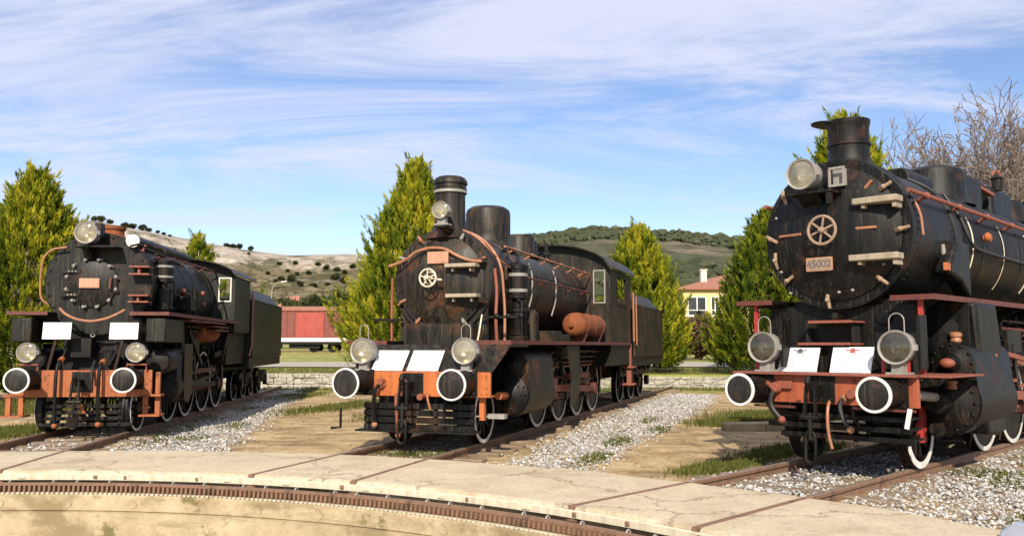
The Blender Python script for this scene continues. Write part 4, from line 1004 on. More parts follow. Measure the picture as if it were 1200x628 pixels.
def running_board(L, x0, x1, y0, y1, z, mat, trim, th=.05):
    o = None
    for s in (-1, 1):
        m = MB(); m.box(*sorted((s * x0, s * x1)), y0, y1, z - th, z)
        for k in range(int((y1 - y0) / .9)):
            yy = y0 + .5 + k * .9; m.prism([(s * x0, z - .28), (s * x0, z - th), (s * (x1 - .1), z - th)], 'xz', yy - .012, yy + .012)
        o = P('running_board', mat, L, m)
        m = MB(); m.box(*sorted((s * (x1 + .002), s * (x1 + .014))), y0, y1, z - .062, z + .006); m.box(*sorted((s * x0, s * (x1 + .02))), y0 - .022, y0 - .002, z - .06, z + .006); P('edge_trim', trim, o, m)
    return o
def tender(label, k, y0, y1, xw, z0, z1, wheels, mat, R=.5, coal=True, trimmat='under', group='tenders', frame='under', lower=None, boxes=None):
    ax = AX[k]; t = empty('locomotive_tender', (*ax.o, 0), -ax.th); tag(t, label, 'tender', group)
    m = MB(); m.box(-xw, xw, y0, y1, z0, z1)
    for s in (-1, 1):
        for q in range(int((y1 - y0) / .12)): 
            for zz in (z0 + .06, z1 - .06): m.bolt((s * xw, y0 + .06 + q * .12, zz), (s, 0, 0), .014, .008)
        for q in range(1, 4):
            yy = y0 + (y1 - y0) * q / 4
            for zz in np.arange(z0 + .12, z1 - .1, .11): m.bolt((s * xw, yy, zz), (s, 0, 0), .013, .008)
    body = P('water_tank', mat, t, m, bevel=.02)
    if coal:
        m = MB(); m.prism([(-xw, z1 - .002), (-xw + .02, z1 - .002), (-xw * .80, z1 + .32), (-xw * .80 - .03, z1 + .32)], 'xz', y0 + .1, y1 - 1.0); m.prism([(xw, z1 - .002), (xw - .02, z1 - .002), (xw * .80, z1 + .32), (xw * .80 + .03, z1 + .32)], 'xz', y0 + .1, y1 - 1.0); m.box(-xw * .8, xw * .8, y1 - 1.03, y1 - 1.0, z1 - .01, z1 + .32); P('coal_bunker', mat, t, m)
    m = MB(); m.box(-xw + .05, xw - .05, y0 - .2, y1 + .1, z0 - .26, z0 - .006); m.box(-.5, .5, y0, y1, z0 - .6, z0 - .26); P('frame', frame, t, m)
    for yw in wheels:
        for s in (-1, 1): wheel(t, s * .74, yw, R, 'tyregrey', 10, 'under', False, s, white=.035)
    for s in (-1, 1):
        m = MB()
        if lower == 'bogie':
            for q in range(0, len(wheels), 2):
                a, b = wheels[q], wheels[q + 1]; x = s * .93
                m.prism([(a - .32, .62), (a - .22, .80), (b + .22, .80), (b + .32, .62), (b + .22, .60), ((a + b) / 2 + .3, .40), ((a + b) / 2 - .3, .40), (a - .22, .60)], 'yz', x - .04, x + .04)
                for yw in (a, b): m.box(x - .02, x + .09, yw - .12, yw + .12, R - .12, R + .2)
                for cyy in np.linspace(a + .5, b - .5, 3): m.cyl((x + .02, cyy, .45), (x + .02, cyy, .78), .08, n=10)
        else:
            x = s * .93; m.box(x - .015, x + .015, y0, y1, z0 - .55, z0 - .26)
            for yw in wheels: m.box(x - .02, x + .10, yw - .13, yw + .13, R - .12, R + .16); m.tube([(x + .06, yw - .5, z0 - .34), (x + .06, yw, z0 - .44), (x + .06, yw + .5, z0 - .34)], .04, 6)
        P('axlebox_frame', frame, t, m, bevel=.01)
    return t
def gauge_rods(L, x, z, ys, mat, r=.05):
    m = MB()
    for a, b in zip(ys, ys[1:]): m.bar((x, a, z), (x, b, z), .05, .11, (0, 0, 1))
    for a in ys: m.cyl((x - .04, a, z), (x + .05, a, z), .105, n=16)
    return P('coupling_rod', mat, L, m, bevel=.008)
def motion(L, x, zc, y0, y1, ycr, zr, mat):
    """slide bars, crosshead, connecting rod and valve rods on one side"""
    m = MB(); m.box(x - .04, x + .04, y0, y1, zc + .17, zc + .22); m.box(x - .04, x + .04, y0, y1, zc - .22, zc - .17)
    m.box(x - .07, x + .07, y0 + (y1 - y0) * .5 - .2, y0 + (y1 - y0) * .5 + .2, zc - .18, zc + .18); m.cyl((x, y0 - .2, zc), (x, y0 + (y1 - y0) * .5, zc), .04, n=8)
    o = P('crosshead', mat, L, m, bevel=.01)
    m = MB(); m.bar((x + .06 * (1 if x > 0 else -1), y0 + (y1 - y0) * .5, zc), (x + .06 * (1 if x > 0 else -1), ycr, zr), .05, .13, (0, 0, 1)); m.cyl((x - .02, ycr, zr), (x + .12 * (1 if x > 0 else -1), ycr, zr), .13, n=16); P('connecting_rod', mat, L, m, bevel=.008)
    m = MB(); m.bar((x + .02, y1 - .1, zc + .75), (x + .02, y1 + .1, zc - .1), .04, .12, (0, 1, 0)); m.bar((x + .02, y0 - .1, zc + .45), (x + .02, y1, zc + .55), .04, .06, (0, 0, 1)); m.bar((x + .03, y1, zc), (x + .03, ycr - .25, zr + .22), .035, .07, (0, 0, 1)); m.box(x - .05, x + .03, y1 - .35, y1 + .35, zc + .62, zc + .95)
    P('valve_gear', 'under', L, m, bevel=.006)
def steam_bulk(L, xw, y0, y1, z0, z1, mat='under'):
    m = MB(); m.box(-xw, xw, y0, y1, z0, z1); return P('main_frame', mat, L, m)
def number_text(par, txt, size, loc, mat):
    cu = bpy.data.curves.new('number', 'FONT'); cu.body = txt; cu.size = size; cu.extrude = .004; cu.align_x = 'CENTER'; cu.align_y = 'CENTER'
    tmp = bpy.data.objects.new('number_tmp', cu); COL.objects.link(tmp); bpy.context.view_layer.update()
    me = bpy.data.meshes.new_from_object(tmp.evaluated_get(bpy.context.evaluated_depsgraph_get())); bpy.data.objects.remove(tmp)
    me.materials.clear(); me.materials.append(MT[mat]); me.name = 'number'
    o = bpy.data.objects.new('number', me); COL.objects.link(o); o.parent = par; o.location = loc; o.rotation_euler = (pi / 2, 0, 0); return o
def rplate(m, x0, x1, y0, y1, z0, z1, r=.02):
    pts = []
    for cx, cz, a in ((x1 - r, z1 - r, 0), (x0 + r, z1 - r, pi / 2), (x0 + r, z0 + r, pi), (x1 - r, z0 + r, 1.5 * pi)):
        for k in range(4): pts.append((cx + r * cos(a + k * pi / 6), cz + r * sin(a + k * pi / 6)))
    return m.prism(pts, 'xz', y0, y1)
def info_board(k, label, x0, x1, z0, z1, y, lean, printed=None, post=False):
    ax = AX[k]; c = ax.w((x0 + x1) / 2, y); t = empty('information_board', (c[0], c[1], z0), -ax.th); tag(t, label, 'board', 'white boards on the buffer beams')
    w, h = x1 - x0, z1 - z0; tilt = Matrix.Rotation(-lean, 4, 'X')
    m = MB(); m.box(-w / 2, w / 2, -.008, .008, 0, h / cos(lean)); m.v = [tuple(tilt @ Vector(p)) for p in m.v]; P('panel', 'paper', t, m)
    if post:
        m = MB(); s = post; m.bar((0, .02, .05), (s * .16, .06, -.62), .05, .03, (0, 1, 0)); P('support_bar', 'under', t, m)
    if printed:
        m = MB(); hh = h / cos(lean)
        def strip(a, b, c_, d): m.box(a * w / 2, b * w / 2, -.0115, -.009, c_ * hh, d * hh)
        r = random.Random(hash(label) % 97)
        for q in range(8):
            zz = .68 - q * .074; strip(-.62, -.62 + r.uniform(.5, 1.2), zz, zz + .018)
        m.v = [tuple(tilt @ Vector(p)) for p in m.v]; P('printed_lines', 'ink', t, m)
        m = MB(); m.lathe([(0, .009), (.035, .009), (.035, .0115), (0, .0115)], (0, 0, hh * .86), FW, 16)
        for s in (-1, 1): m.prism([(s * .03, hh * .88), (s * .09, hh * .92), (s * .09, hh * .865), (s * .03, hh * .845)], 'xz', -.0115, -.009)
        m.box(-.06, .06, -.0115, -.009, hh * .765, hh * .785)
        m.v = [tuple(tilt @ Vector(p)) for p in m.v]; P('emblem', printed, t, m)
    return t
def cab(L, xw, y0, y1, z0, ze, zt, mat, wins, front_win, trim, ov=.25, n=14, strim=None):
    """cab with an arched roof: front sheet, two sides, roof; wins are side windows (y0,y1,z0,z1)"""
    arc = lambda f: (ze + (zt - ze) * (1 - f * f) ** .62 if abs(f) < 1 else ze)
    fr = MB(); pts = [(-xw, z0), (xw, z0)] + [(xw * f, arc(f)) for f in np.linspace(1, -1, n * 2)]
    # front sheet as strips round the spectacle windows
    wx0, wx1, wz0, wz1 = front_win
    def col(a, b, lo, hi=None):
        q = [(a, lo), (b, lo), (b, (arc(b / xw) if hi is None else hi)), (a, (arc(a / xw) if hi is None else hi))]; fr.prism(q, 'xz', y0, y0 + .03)
    xs = sorted(set([-xw, -wx1, -wx0, wx0, wx1, xw] + list(np.linspace(-wx0, wx0, 12))))
    for a, b in zip(xs, xs[1:]):
        mid = (a + b) / 2
        if wx0 < abs(mid) < wx1: col(a, b, z0, wz0); col(a, b, wz1)
        else: col(a, b, z0)
    o = P('cab', mat, L, fr, flat=True)
    for s in (-1, 1):
        m = MB(); ys = [y0 + .032]
        for (a, b, c, d) in wins: ys += [a, b]
        ys.append(y1)
        for i, (a, b) in enumerate(zip(ys, ys[1:])):
            if i % 2 == 0: m.box(*sorted((s * xw, s * (xw - .03))), a, b, z0, ze)
            else:
                w = wins[i // 2]; m.box(*sorted((s * xw, s * (xw - .03))), a, b, z0, w[2]); m.box(*sorted((s * xw, s * (xw - .03))), a, b, w[3], ze)
        for q in range(int((y1 - y0) / .14)): m.bolt((s * xw, y0 + .1 + q * .14, z0 + .05), (s, 0, 0), .013, .007); m.bolt((s * xw, y0 + .1 + q * .14, ze - .05), (s, 0, 0), .013, .007)
        P('cab_side', mat, o, m)
        for (a, b, c, d) in wins:
            m = MB(); f = .04
            for q in ((a - f, b + f, c - f, c), (a - f, b + f, d, d + f), (a - f, a, c, d), (b, b + f, c, d), ((a + b) / 2 - .015, (a + b) / 2 + .015, c, d)): m.box(*sorted((s * (xw + .003), s * (xw + .025))), *q)
            P('window_frame', strim or trim, o, m)
        m = MB(); f = .03; a, b = sorted((s * wx0, s * wx1))
        for q in ((a - f, b + f, wz0 - f, wz0), (a - f, b + f, wz1, wz1 + f), (a - f, a, wz0, wz1), (b, b + f, wz0, wz1)): m.box(q[0], q[1], y0 - .02, y0 - .003, q[2], q[3])
        P('spectacle_frame', trim, o, m)
    m = MB(); pr = [(xw * 1.04 * f, arc(f) + .03) for f in np.linspace(-1, 1, 25)]; lo = [(x, z - .025) for x, z in pr]
    m.prism(pr + lo[::-1], 'xz', y0 - ov, y1 + .35)
    P('cab_roof', mat, o, m, smooth=30)
    bk = MB(); bk.box(-xw + .05, xw - .05, y1 - .5, y1 - .45, z0, z0 + .9); bk.box(-xw + .03, xw - .03, y0 + .1, y1, z0 - .04, z0 - .002); P('cab_floor', 'under', o, bk)
    return o
def clutter(L, ys, R, x, seed, z_rb, y0, y1):
    """springs over the wheels, sand pipes to the rail, pipe runs and hangers under the running board"""
    r = random.Random(seed)
    for s in (-1, 1):
        for y in ys:
            m = MB()
            for q in range(6): m.box(*sorted((s * (x - .02), s * (x + .07))), y - .42 + q * .055, y + .42 - q * .055, R * 2 + .06 + q * .022, R * 2 + .078 + q * .022)
            m.box(*sorted((s * (x - .03), s * (x + .08))), y - .05, y + .05, R * 2 + .03, R * 2 + .22); P('leaf_spring', 'under', L, m)
            pipe(L, [(s * (x + .22), y - .3, z_rb - .05), (s * (x + .22), y - .3, R * 1.9), (s * (x + .06), y - R * .75, R * .9), (s * (x - .02), y - R * .9, .10)], .020, 'under', 'sand_delivery_pipe')
        for q in range(4):
            za = z_rb - .13 - .10 * q + r.uniform(-.03, .03); xa = x + .36 - .07 * q; a = y0 + r.uniform(0, .8); b = y1 - r.uniform(0, 1.4)
            m = MB(); m.tube([(s * xa, a, za - .25), (s * xa, a, za - .03), (s * xa, a + .05, za), (s * xa, (a + b) / 2, za + r.uniform(-.05, .03)), (s * xa, b, za), (s * xa, b + .05, za - .05), (s * xa, b + .05, za - .4)], .020 + .008 * (q == 1), 7)
            yy = a + .4
            while yy < b: m.lathe([(.034, -.03), (.038, -.025), (.038, .025), (.034, .03)], (s * xa, yy, za - .012), (0, 1, 0), 8); yy += r.uniform(.7, 1.5)
            P('pipe_run', r.choice(['under', 'under', 'oxide', 'copper']), L, m)
def rivets(m, y, R, zc, k, a0=-40, a1=220, r=.012):
    for q in range(k):
        a = radians(a0 + (a1 - a0) * q / (k - 1)); m.bolt((R * cos(a), y, zc + R * sin(a)), (cos(a), 0, sin(a)), r, .008)
def airpump(L, x, y, z0, z1, r, mat, fins=True):
    m = MB(); h = z1 - z0
    m.lathe([(r * .95, 0), (r, .02), (r, h * .06), (r * .86, h * .07), (r * .86, h * .36), (r, h * .37), (r, h * .41), (r * .5, h * .43), (r * .5, h * .52), (r, h * .54), (r, h * .58), (r * .9, h * .59), (r * .9, h * .90), (r, h * .91), (r, h * .96), (r * .6, h)], (x, y, z0), (0, 0, 1), 24)
    if fins:
        for k in range(9): zz = z0 + h * (.09 + .028 * k); m.lathe([(r * .86, -.006), (r * 1.02, -.006), (r * 1.02, .006), (r * .86, .006)], (x, y, zz), (0, 0, 1), 24, caps=False)
    o = P('air_pump', mat, L, m)
    m = MB(); m.lathe([(r * .905, h * .62), (r * .925, h * .62), (r * .925, h * .66), (r * .905, h * .66)], (x, y, z0), (0, 0, 1), 24, caps=False); m.lathe([(r * .905, h * .82), (r * .925, h * .82), (r * .925, h * .86), (r * .905, h * .86)], (x, y, z0), (0, 0, 1), 24, caps=False); P('pump_band', 'steel', o, m)
    m = MB(); m.tube([(x, y, z1 - .02), (x, y, z1 + .12), (x - .1 * (1 if x > 0 else -1), y + .1, z1 + .2), (x - .35 * (1 if x > 0 else -1), y + .2, z1 + .25)], .028, 8); m.tube([(x + r * .6, y - r * .7, z0), (x + r * .6, y - r * .7, z0 + h * .5), (x + r * .2, y - r * .8, z0 + h * .52)], .02, 6); P('pump_pipe', mat, o, m)
    return o
def clamp(m, c, ang, ln=.17):
    """smokebox door dog: short bar with a nut, in the plane facing forward"""
    c = Vector(c); d = Vector((cos(ang), 0, sin(ang))); m.tube([c - d * ln * .5 + Vector((0, .03, 0)), c - d * ln * .15 + Vector((0, -.03, 0)), c + d * ln * .5 + Vector((0, -.02, 0))], [.020, .028, .022], 7); m.bolt(c + Vector((0, -.03, 0)), FW, .034, .04)

# ================================================================== middle locomotive (B)
L = loco_root('B', 'grimy black steam locomotive in the middle with tall chimney and rusty air tank')
PL = lambda name, mat, mb, par=None, **k: P(name, mat, par or L, mb, **k)
m = MB(); m.box(-1.28, 1.28, .56, .62, .80, 1.18); m.box(-1.28, 1.28, .62, .76, .80, .83)
for x in (-.55, -.4, .45, .55, 1.15, 1.22):
    for z in (.86, 1.12): m.bolt((x, .56, z), FW, .018, .012)
beamB = PL('buffer_beam', 'orange', m, bevel=.006)
for x in (-.875, .875): buffer(L, x, 1.01, .232, .56, .030, .40)
hook_and_link(L, .56, .98, .86)
# sloping front plate behind the boards, up to the running boards
m = MB(); m.add([(-1.05, .60, 1.185), (1.30, .60, 1.185), (1.45, 1.05, 1.60), (-1.2, 1.05, 1.60), (-1.05, .62, 1.185), (1.30, .62, 1.185), (1.45, 1.07, 1.60), (-1.2, 1.07, 1.60)], [(0, 1, 2, 3), (7, 6, 5, 4), (0, 4, 5, 1), (1, 5, 6, 2), (2, 6, 7, 3), (3, 7, 4, 0)])
PL('front_apron', 'blackB', m)
m = MB(); m.box(-1.2, 1.45, 1.07, 1.9, 1.56, 1.60); PL('front_deck', 'blackB', m)
# smokebox saddle and frames
m = MB(); m.box(-.62, .62, 1.5, 3.2, .9, 1.95); m.box(-.80, .80, 1.72, 1.76, 1.60, 2.3); PL('smokebox_saddle', 'blackB', m)
steam_bulk(L, .55, 1.25, 10.6, .62, 1.45)
RB, ZB, YB = .885, 2.66, 1.70
m = MB(); m.lathe([(RB - .06, YB - .02), (RB + .012, YB - .015), (RB + .015, YB + .10), (RB - .015, YB + .12), (RB - .015, 3.15), (RB + .01, 3.16), (RB + .01, 3.26)], (0, 0, ZB), (0, 1, 0), 56)
m.boltring((0, YB - .015, ZB), FW, RB - .022, 36, .016, .012)
for y in (1.95, 2.0, 3.05, 3.2): rivets(m, y, RB - .012, ZB, 46)
sm = PL('smokebox', 'blackB', m, smooth=30)
m = MB(); RD = .735; m.lathe([(RD + .035, YB - .02), (RD + .03, YB - .055), (RD - .02, YB - .07), (RD * .8, YB - .13), (RD * .55, YB - .185), (RD * .25, YB - .215), (0, YB - .225)], (0, 0, ZB), (0, 1, 0), 56, caps=False)
for z in (-.32, .32): m.box(RD * .25, RD + .08, YB - .20, YB - .085, ZB + z - .035, ZB + z + .035)
door = PL('smokebox_door', 'blackB', m, smooth=30)
handwheel(door, (-.06, YB - .50, ZB + .03), .145, 'cream', 5)
m = MB(); m.ring((-.06, YB - .40, ZB + .03), FW, .10, .016, 20, 6); m.bar((-.06, YB - .40, ZB + .03), (.16, YB - .42, ZB - .0), .03, .03); PL('locking_handle', 'cream', m, door)
m = MB(); rplate(m, -.19, .19, YB - .24, YB - .215, ZB + .29, ZB + .49, .015); np_ = PL('number_plate', 'bronze', m, door)
m = MB(); rplate(m, -.165, .165, YB - .246, YB - .241, ZB + .312, ZB + .468, .01); PL('plate_face', 'plateface', m, np_)
for nm, x0, x1, z in (('step_plank', .17, .72, 2.90), ('step_plank', .19, .74, 2.40)):
    m = MB(); m.box(x0, x1, YB - .36, YB - .15, z - .03, z + .03); m.box(x0 + .1, x0 + .13, YB - .3, YB - .08, z - .1, z - .03); m.box(x1 - .13, x1 - .1, YB - .3, YB - .05, z - .1, z - .03); PL(nm, 'board_wood', m, door, bevel=.008)
for a in (25, 62, 118, 150, 205, 238, 270, 302, 335): t_ = radians(a); m = MB(); clamp(m, ((RD + .07) * cos(t_), YB - .07, ZB + (RD + .07) * sin(t_)), t_ + radians(12), .17); PL('door_clamp', RNG.choice(['copper', 'steel']), m, door)
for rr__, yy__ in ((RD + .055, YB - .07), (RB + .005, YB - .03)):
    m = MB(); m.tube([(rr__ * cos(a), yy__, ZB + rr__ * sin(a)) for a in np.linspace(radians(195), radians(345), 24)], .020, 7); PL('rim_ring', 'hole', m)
# wavy copper hand rail across the door, pipe ring over the smokebox
pipe(L, [(-.92, YB - .2, 2.93), (-.74, YB - .2, 2.98), (-.58, YB - .21, 3.04), (-.42, YB - .22, 3.16), (-.15, YB - .22, 3.225), (.12, YB - .22, 3.20), (.34, YB - .22, 3.07), (.55, YB - .21, 2.985), (.78, YB - .2, 2.965)], .026, 'copper', 'door_handrail')
pipe(L, [(-.70, YB + .18, 3.32)] + [(.93 * cos(a), YB + .16, ZB + .93 * sin(a)) for a in np.linspace(radians(118), radians(40), 9)] + [(.86, YB + .5, 3.02), (.88, 2.6, 2.95)], .022, 'copper', 'lubricator_pipe')
pipe(L, [(.93 * cos(a), YB + .4, ZB + .93 * sin(a)) for a in np.linspace(radians(72), radians(8), 9)] + [(.97, YB + .4, 2.2), (.98, YB + .35, 1.62)], .024, 'copper', 'lubricator_pipe')
pipe(L, [(.96, YB - .08, 2.85), (.99, YB - .05, 2.5), (.985, YB - .1, 2.05), (.99, YB - .05, 1.60)], .028, 'salmon', 'upright_pipe')
pipe(L, [(-.93, YB - .05, 2.75), (-.94, YB - .05, 2.3), (-.93, YB - .05, 1.60)], .022, 'salmon', 'upright_pipe')
pipe(L, [(.84, YB - .35, 2.08), (.84, YB - .55, 1.62), (.85, .62, 1.19)], .014, 'cream', 'upright_rod')
m = MB(); m.bar((.70, YB - .1, 2.05), (1.45, YB - .1, 2.05), .05, .04); m.bar((-1.2, YB - .1, 2.02), (-.7, YB - .1, 2.02), .04, .04)
for x in (1.0, 1.2, 1.42): m.sphere((x, YB - .1, 2.06), .05, 8, 6)
PL('lamp_bracket_bar', 'under', m)
# chimney, headlight, domes
m = MB(); zc0 = 3.40; m.lathe([(.44, 0), (.36, .08), (.285, .22), (.265, .36), (.262, .80), (.285, .81), (.29, .90), (.28, .91), (.275, .96), (.30, .97), (.30, 1.02), (.26, 1.08), (.22, 1.10), (.20, 1.06), (.20, .6)], (0, 1.98, zc0), (0, 0, 1), 40, caps=False)
ch = PL('chimney', 'blackB', m)
m = MB(); m.lathe([(.287, .808), (.292, .812), (.292, .855), (.287, .86)], (0, 1.98, zc0), (0, 0, 1), 40, caps=False); PL('chimney_band', 'steel', m, ch)
headlight(L, .10, 1.32, 3.83, .145, .20, 'steel', 3.58)
m = MB(); m.box(.0, .2, 1.3, 1.9, 3.54, 3.57); m.bar((.1, 1.4, 3.55), (.1, 1.8, 3.46), .1, .05); PL('lamp_shelf', 'blackB', m)
boiler(L, ZB, [(.80, 3.26), (.83, 3.30), (.83, 8.4)], 'blackB', [(y, .83) for y in (3.4, 4.5, 5.6, 6.7, 7.8)])
m = MB(); m.lathe([(.56, 0), (.50, .07), (.445, .16), (.435, .30), (.435, .70), (.41, .78), (.33, .835), (.2, .85), (0, .855)], (0, 3.85, 3.42), (0, 0, 1), 44, caps=False); PL('steam_dome', 'blackB', m)
m = MB(); m.lathe([(.46, 0), (.38, .05), (.345, .12), (.34, .42), (.31, .47), (.30, .50), (0, .51)], (0, 5.75, 3.44), (0, 0, 1), 36, caps=False); PL('sand_dome', 'blackB', m)
m = MB()
for x in (-.12, .12): m.lathe([(.07, 0), (.07, .2), (.10, .21), (.10, .27), (.05, .30), (.05, .48), (.03, .5)], (x, 7.4, 3.46), (0, 0, 1), 14)
m.box(-.25, .25, 7.25, 7.55, 3.42, 3.5); PL('safety_valves', 'under', m)
handrail(L, .93, 3.28, 3.28, 2.2, 8.3, .022, 'copper', 6, .16); handrail(L, .95, 2.83, 2.83, 2.9, 8.3, .020, 'oxide', 5, .12); handrail(L, -.93, 3.28, 3.28, 2.2, 8.3, .022, 'copper', 6, .16)
for y in (3.95, 5.6): pipe(L, [(.80, y, 3.15), (.87, y + .02, 2.9), (.86, y, 2.5), (.78, y - .05, 2.2)], .016, 'steel', 'sand_pipe')
pipe(L, [(.45, 3.4, 3.42), (.75, 2.9, 3.32), (.88, 2.4, 3.05), (.92, 2.3, 2.7)], .028, 'blackB', 'steam_pipe')
airpump(L, .98, 2.75, 1.66, 3.05, .19, 'under')
m = MB(); m.lathe([(.12, 0), (.12, .5), (.05, .58)], (1.05, 3.35, 1.66), (0, 0, 1), 14); m.box(.9, 1.3, 3.9, 4.5, 1.66, 1.86); m.prism([(3.3, 1.66), (3.75, 1.66), (3.35, 2.15)], 'yz', 1.0, 1.06); m.box(.85, 1.3, 4.6, 5.1, 1.66, 1.8); PL('lubricator_box', 'blackB', m, bevel=.01)
running_board(L, .72, 1.42, 1.08, 10.7, 1.66, 'under', 'oxide')
# rusty air reservoir on its saddles
m = MB(); m.lathe([(0, 5.85), (.15, 5.87), (.225, 5.93), (.26, 6.02), (.26, 7.95), (.23, 8.06), (.15, 8.12), (0, 8.14)], (1.14, 0, 2.02), (0, 1, 0), 36, caps=False)
for q in (6.25, 7.0, 7.75): m.lathe([(.262, -.03), (.272, -.028), (.272, .028), (.262, .03)], (1.14, q, 2.02), (0, 1, 0), 36, caps=False)
m.lathe([(.05, 5.78), (.05, 5.82), (.035, 5.83), (.035, 5.88)], (1.14, 0, 2.02), (0, 1, 0), 12); m.boltring((1.14, 5.90, 2.02), FW, .13, 8, .014, .012)
tank = PL('air_reservoir', 'rust', m)
m = MB()
for y in (6.3, 7.7): m.prism([(1.0, 1.665), (1.30, 1.665), (1.37, 1.86), (1.26, 1.785), (1.14, 1.757), (1.02, 1.785), (.91, 1.86)], 'xz', y - .04, y + .04)
PL('tank_saddle', 'oxide', m, tank)
# cylinders with their pear shaped jackets
for s in (-1, 1):
    X = 1.0 * s; m = MB(); c0, c1 = (.74, .40), (1.22, .25)
    pts = [(y_ * 1.0, z_) for y_, z_ in []]
    prof = [(s * (1.04 + .37 * cos(a)), .76 + .37 * sin(a)) for a in np.linspace(-2.6, .35, 12)] + [(s * (1.10 + .27 * cos(a)), 1.25 + .27 * sin(a)) for a in np.linspace(.35, 2.9, 10)]
    m.prism(prof, 'xz', 2.15, 3.65); cy = PL('cylinder', 'blackB', m, smooth=40)
    m = MB(); m.lathe([(.34, 2.14), (.34, 2.09), (.29, 2.07), (.20, 2.02), (.09, 1.99), (.09, 1.86), (.06, 1.84)], (s * 1.04, 0, .76), (0, 1, 0), 32); m.boltring((s * 1.04, 2.09, .76), FW, .305, 14, .022, .025); m.boltring((s * 1.04, 2.045, .76), FW, .235, 10, .016, .016)
    m.lathe([(.24, 2.14), (.24, 2.10), (.19, 2.09), (.10, 2.06), (.06, 2.0)], (s * 1.10, 0, 1.25), (0, 1, 0), 28); m.boltring((s * 1.10, 2.10, 1.25), FW, .215, 10, .018, .018); PL('cylinder_cover', 'under', m, cy)
    m = MB(); m.cyl((s * 1.10, 1.42, .78), (s * 1.06, 1.86, .76), .062, n=16); PL('piston_tail', 'orange', m, cy)
    # guard plate over the slide bars
    m = MB(); m.prism([(4.55, 1.58), (5.55, 1.58), (5.6, .82), (5.45, .58), (5.2, .44), (4.85, .38), (4.95, .9)], 'yz', *sorted((s * 1.36, s * 1.375))); PL('guard_plate', 'blackB', m)
    motion(L, s * 1.12, .76, 3.75, 5.0, 7.6, .62, 'oxide' if s > 0 else 'under')
    for i, y in enumerate((4.55, 6.05, 7.55, 9.05)): wheel(L, s * .76, y, .63, 'tyre', 13, 'under', True, s, white=.05)
    wheel(L, s * .76, 1.62, .46, 'tyre', 10, 'under', False, s, white=.05)
    gauge_rods(L, s * .93, .55, (4.55, 6.05, 7.55, 9.05), 'under')
    m = MB(); m.box(*sorted((s * .80, s * 1.0)), 6.2, 7.9, .86, .98); m.box(*sorted((s * .80, s * 1.0)), 7.5, 7.9, .70, .86); PL('brake_beam', 'salmon', m, bevel=.01)
    m = MB()
    for y in (5.3, 6.8, 8.3): m.box(*sorted((s * .76, s * .84)), y - .05, y + .05, .25, 1.0); m.prism([(y - .2, .35), (y - .1, .3), (y - .08, .9), (y - .16, .85)], 'yz', *sorted((s * .70, s * .80)))
    PL('brake_shoes', 'under', m)
# front end details
cab(L, 1.40, 8.4, 10.9, 1.665, 3.42, 3.98, 'blackB', [(9.15, 10.2, 2.62, 3.28)], (1.02, 1.26, 2.62, 3.36), 'steel', strim='under')
clutter(L, (4.55, 6.05, 7.55), .63, .76, 6, 1.58, 3.8, 9.8)
m = MB(); m.box(-1.38, 1.38, 8.5, 10.8, 1.1, 1.6); PL('ashpan', 'under', m)
m = MB(); m.tube([(1.46, 10.95, 3.0), (1.47, 10.95, 1.7)], .028, 8); m.tube([(1.46, 11.35, 2.9), (1.47, 11.35, 1.6)], .022, 8); PL('cab_handrail', 'copper', m)
m = MB(); m.box(1.30, 1.42, 10.75, 10.9, .55, 1.62); m.box(1.2, 1.5, 10.65, 11.1, .55, .60); m.box(1.2, 1.5, 10.65, 11.1, 1.0, 1.04); PL('cab_steps', 'salmon', m, bevel=.006)
for x in (-.875, .875): headlight(L, x, .50, 1.50, .20, .24, 'steel', 1.19, (.075, .32))
m = MB()
for z in (.32, .43, .54, .65): m.box(-.90, .97, .66, .735, z - .052, z + .036)
for x in (-.65, -.1, .3, .7): m.box(x - .03, x + .03, .738, .78, .22, .80)
PL('guard_slats', 'under', m, bevel=.004)
m = MB(); m.box(-1.0, 1.0, .55, .95, .24, .27); m.box(-.9, -.86, .7, 1.6, .27, .6); PL('lower_step', 'under', m, bevel=.004)
hose(L, [(-.50, .56, .98), (-.56, .40, .96), (-.60, .40, .70), (-.60, .45, .36)], .03, 'under', 'brake_hose', 'copper'); hose(L, [(.28, .56, .84), (.30, .42, .80), (.36, .42, .62)], .018, 'copper', 'brake_hose')
hose(L, [(.55, .58, .80), (.56, .5, .6), (.55, .5, .40)], .024, 'under', 'brake_hose'); hose(L, [(-.25, .56, .86), (-.22, .40, .78), (-.2, .42, .5), (-.22, .5, .2)], .026, 'salmon', 'brake_hose', 'orange')
pipe(L, [(-1.20, .45, .60), (-1.2, .45, .30), (-1.34, .4, .29)], .022, 'under', 'step_iron', 0)
m = MB(); m.box(1.05, 1.13, .70, .78, .45, .80); PL('side_step_hanger', 'orange', m)
m = MB(); m.bar((.5, .74, .50), (1.35, .9, .50), .02, .02); m.box(1.15, 1.42, .80, .95, .47, .54); PL('side_step_bar', 'steel', m)
m = MB(); m.cyl((-.13, .44, 1.0), (-.13, .56, 1.0), .06, n=12); m.cyl((.17, .44, .80), (.17, .56, .80), .05, n=12); m.cyl((-.52, .44, 1.02), (-.52, .56, 1.02), .055, n=12); PL('air_cock', 'salmon', m)
tender('black tender with sloped coal bunker behind the middle locomotive', 'B', 11.6, 16.3, 1.38, 1.28, 2.72, (12.4, 14.0, 15.5), 'blackB', frame='under', group=None)
info_board('B', 'left of two clean white boards leaning on the middle locomotive\'s front', -.735, -.20, 1.19, 1.50, .575, .72, 'ink')
info_board('B', 'right of two clean white boards leaning on the middle locomotive\'s front', -.12, .41, 1.19, 1.50, .575, .72, 'ink')

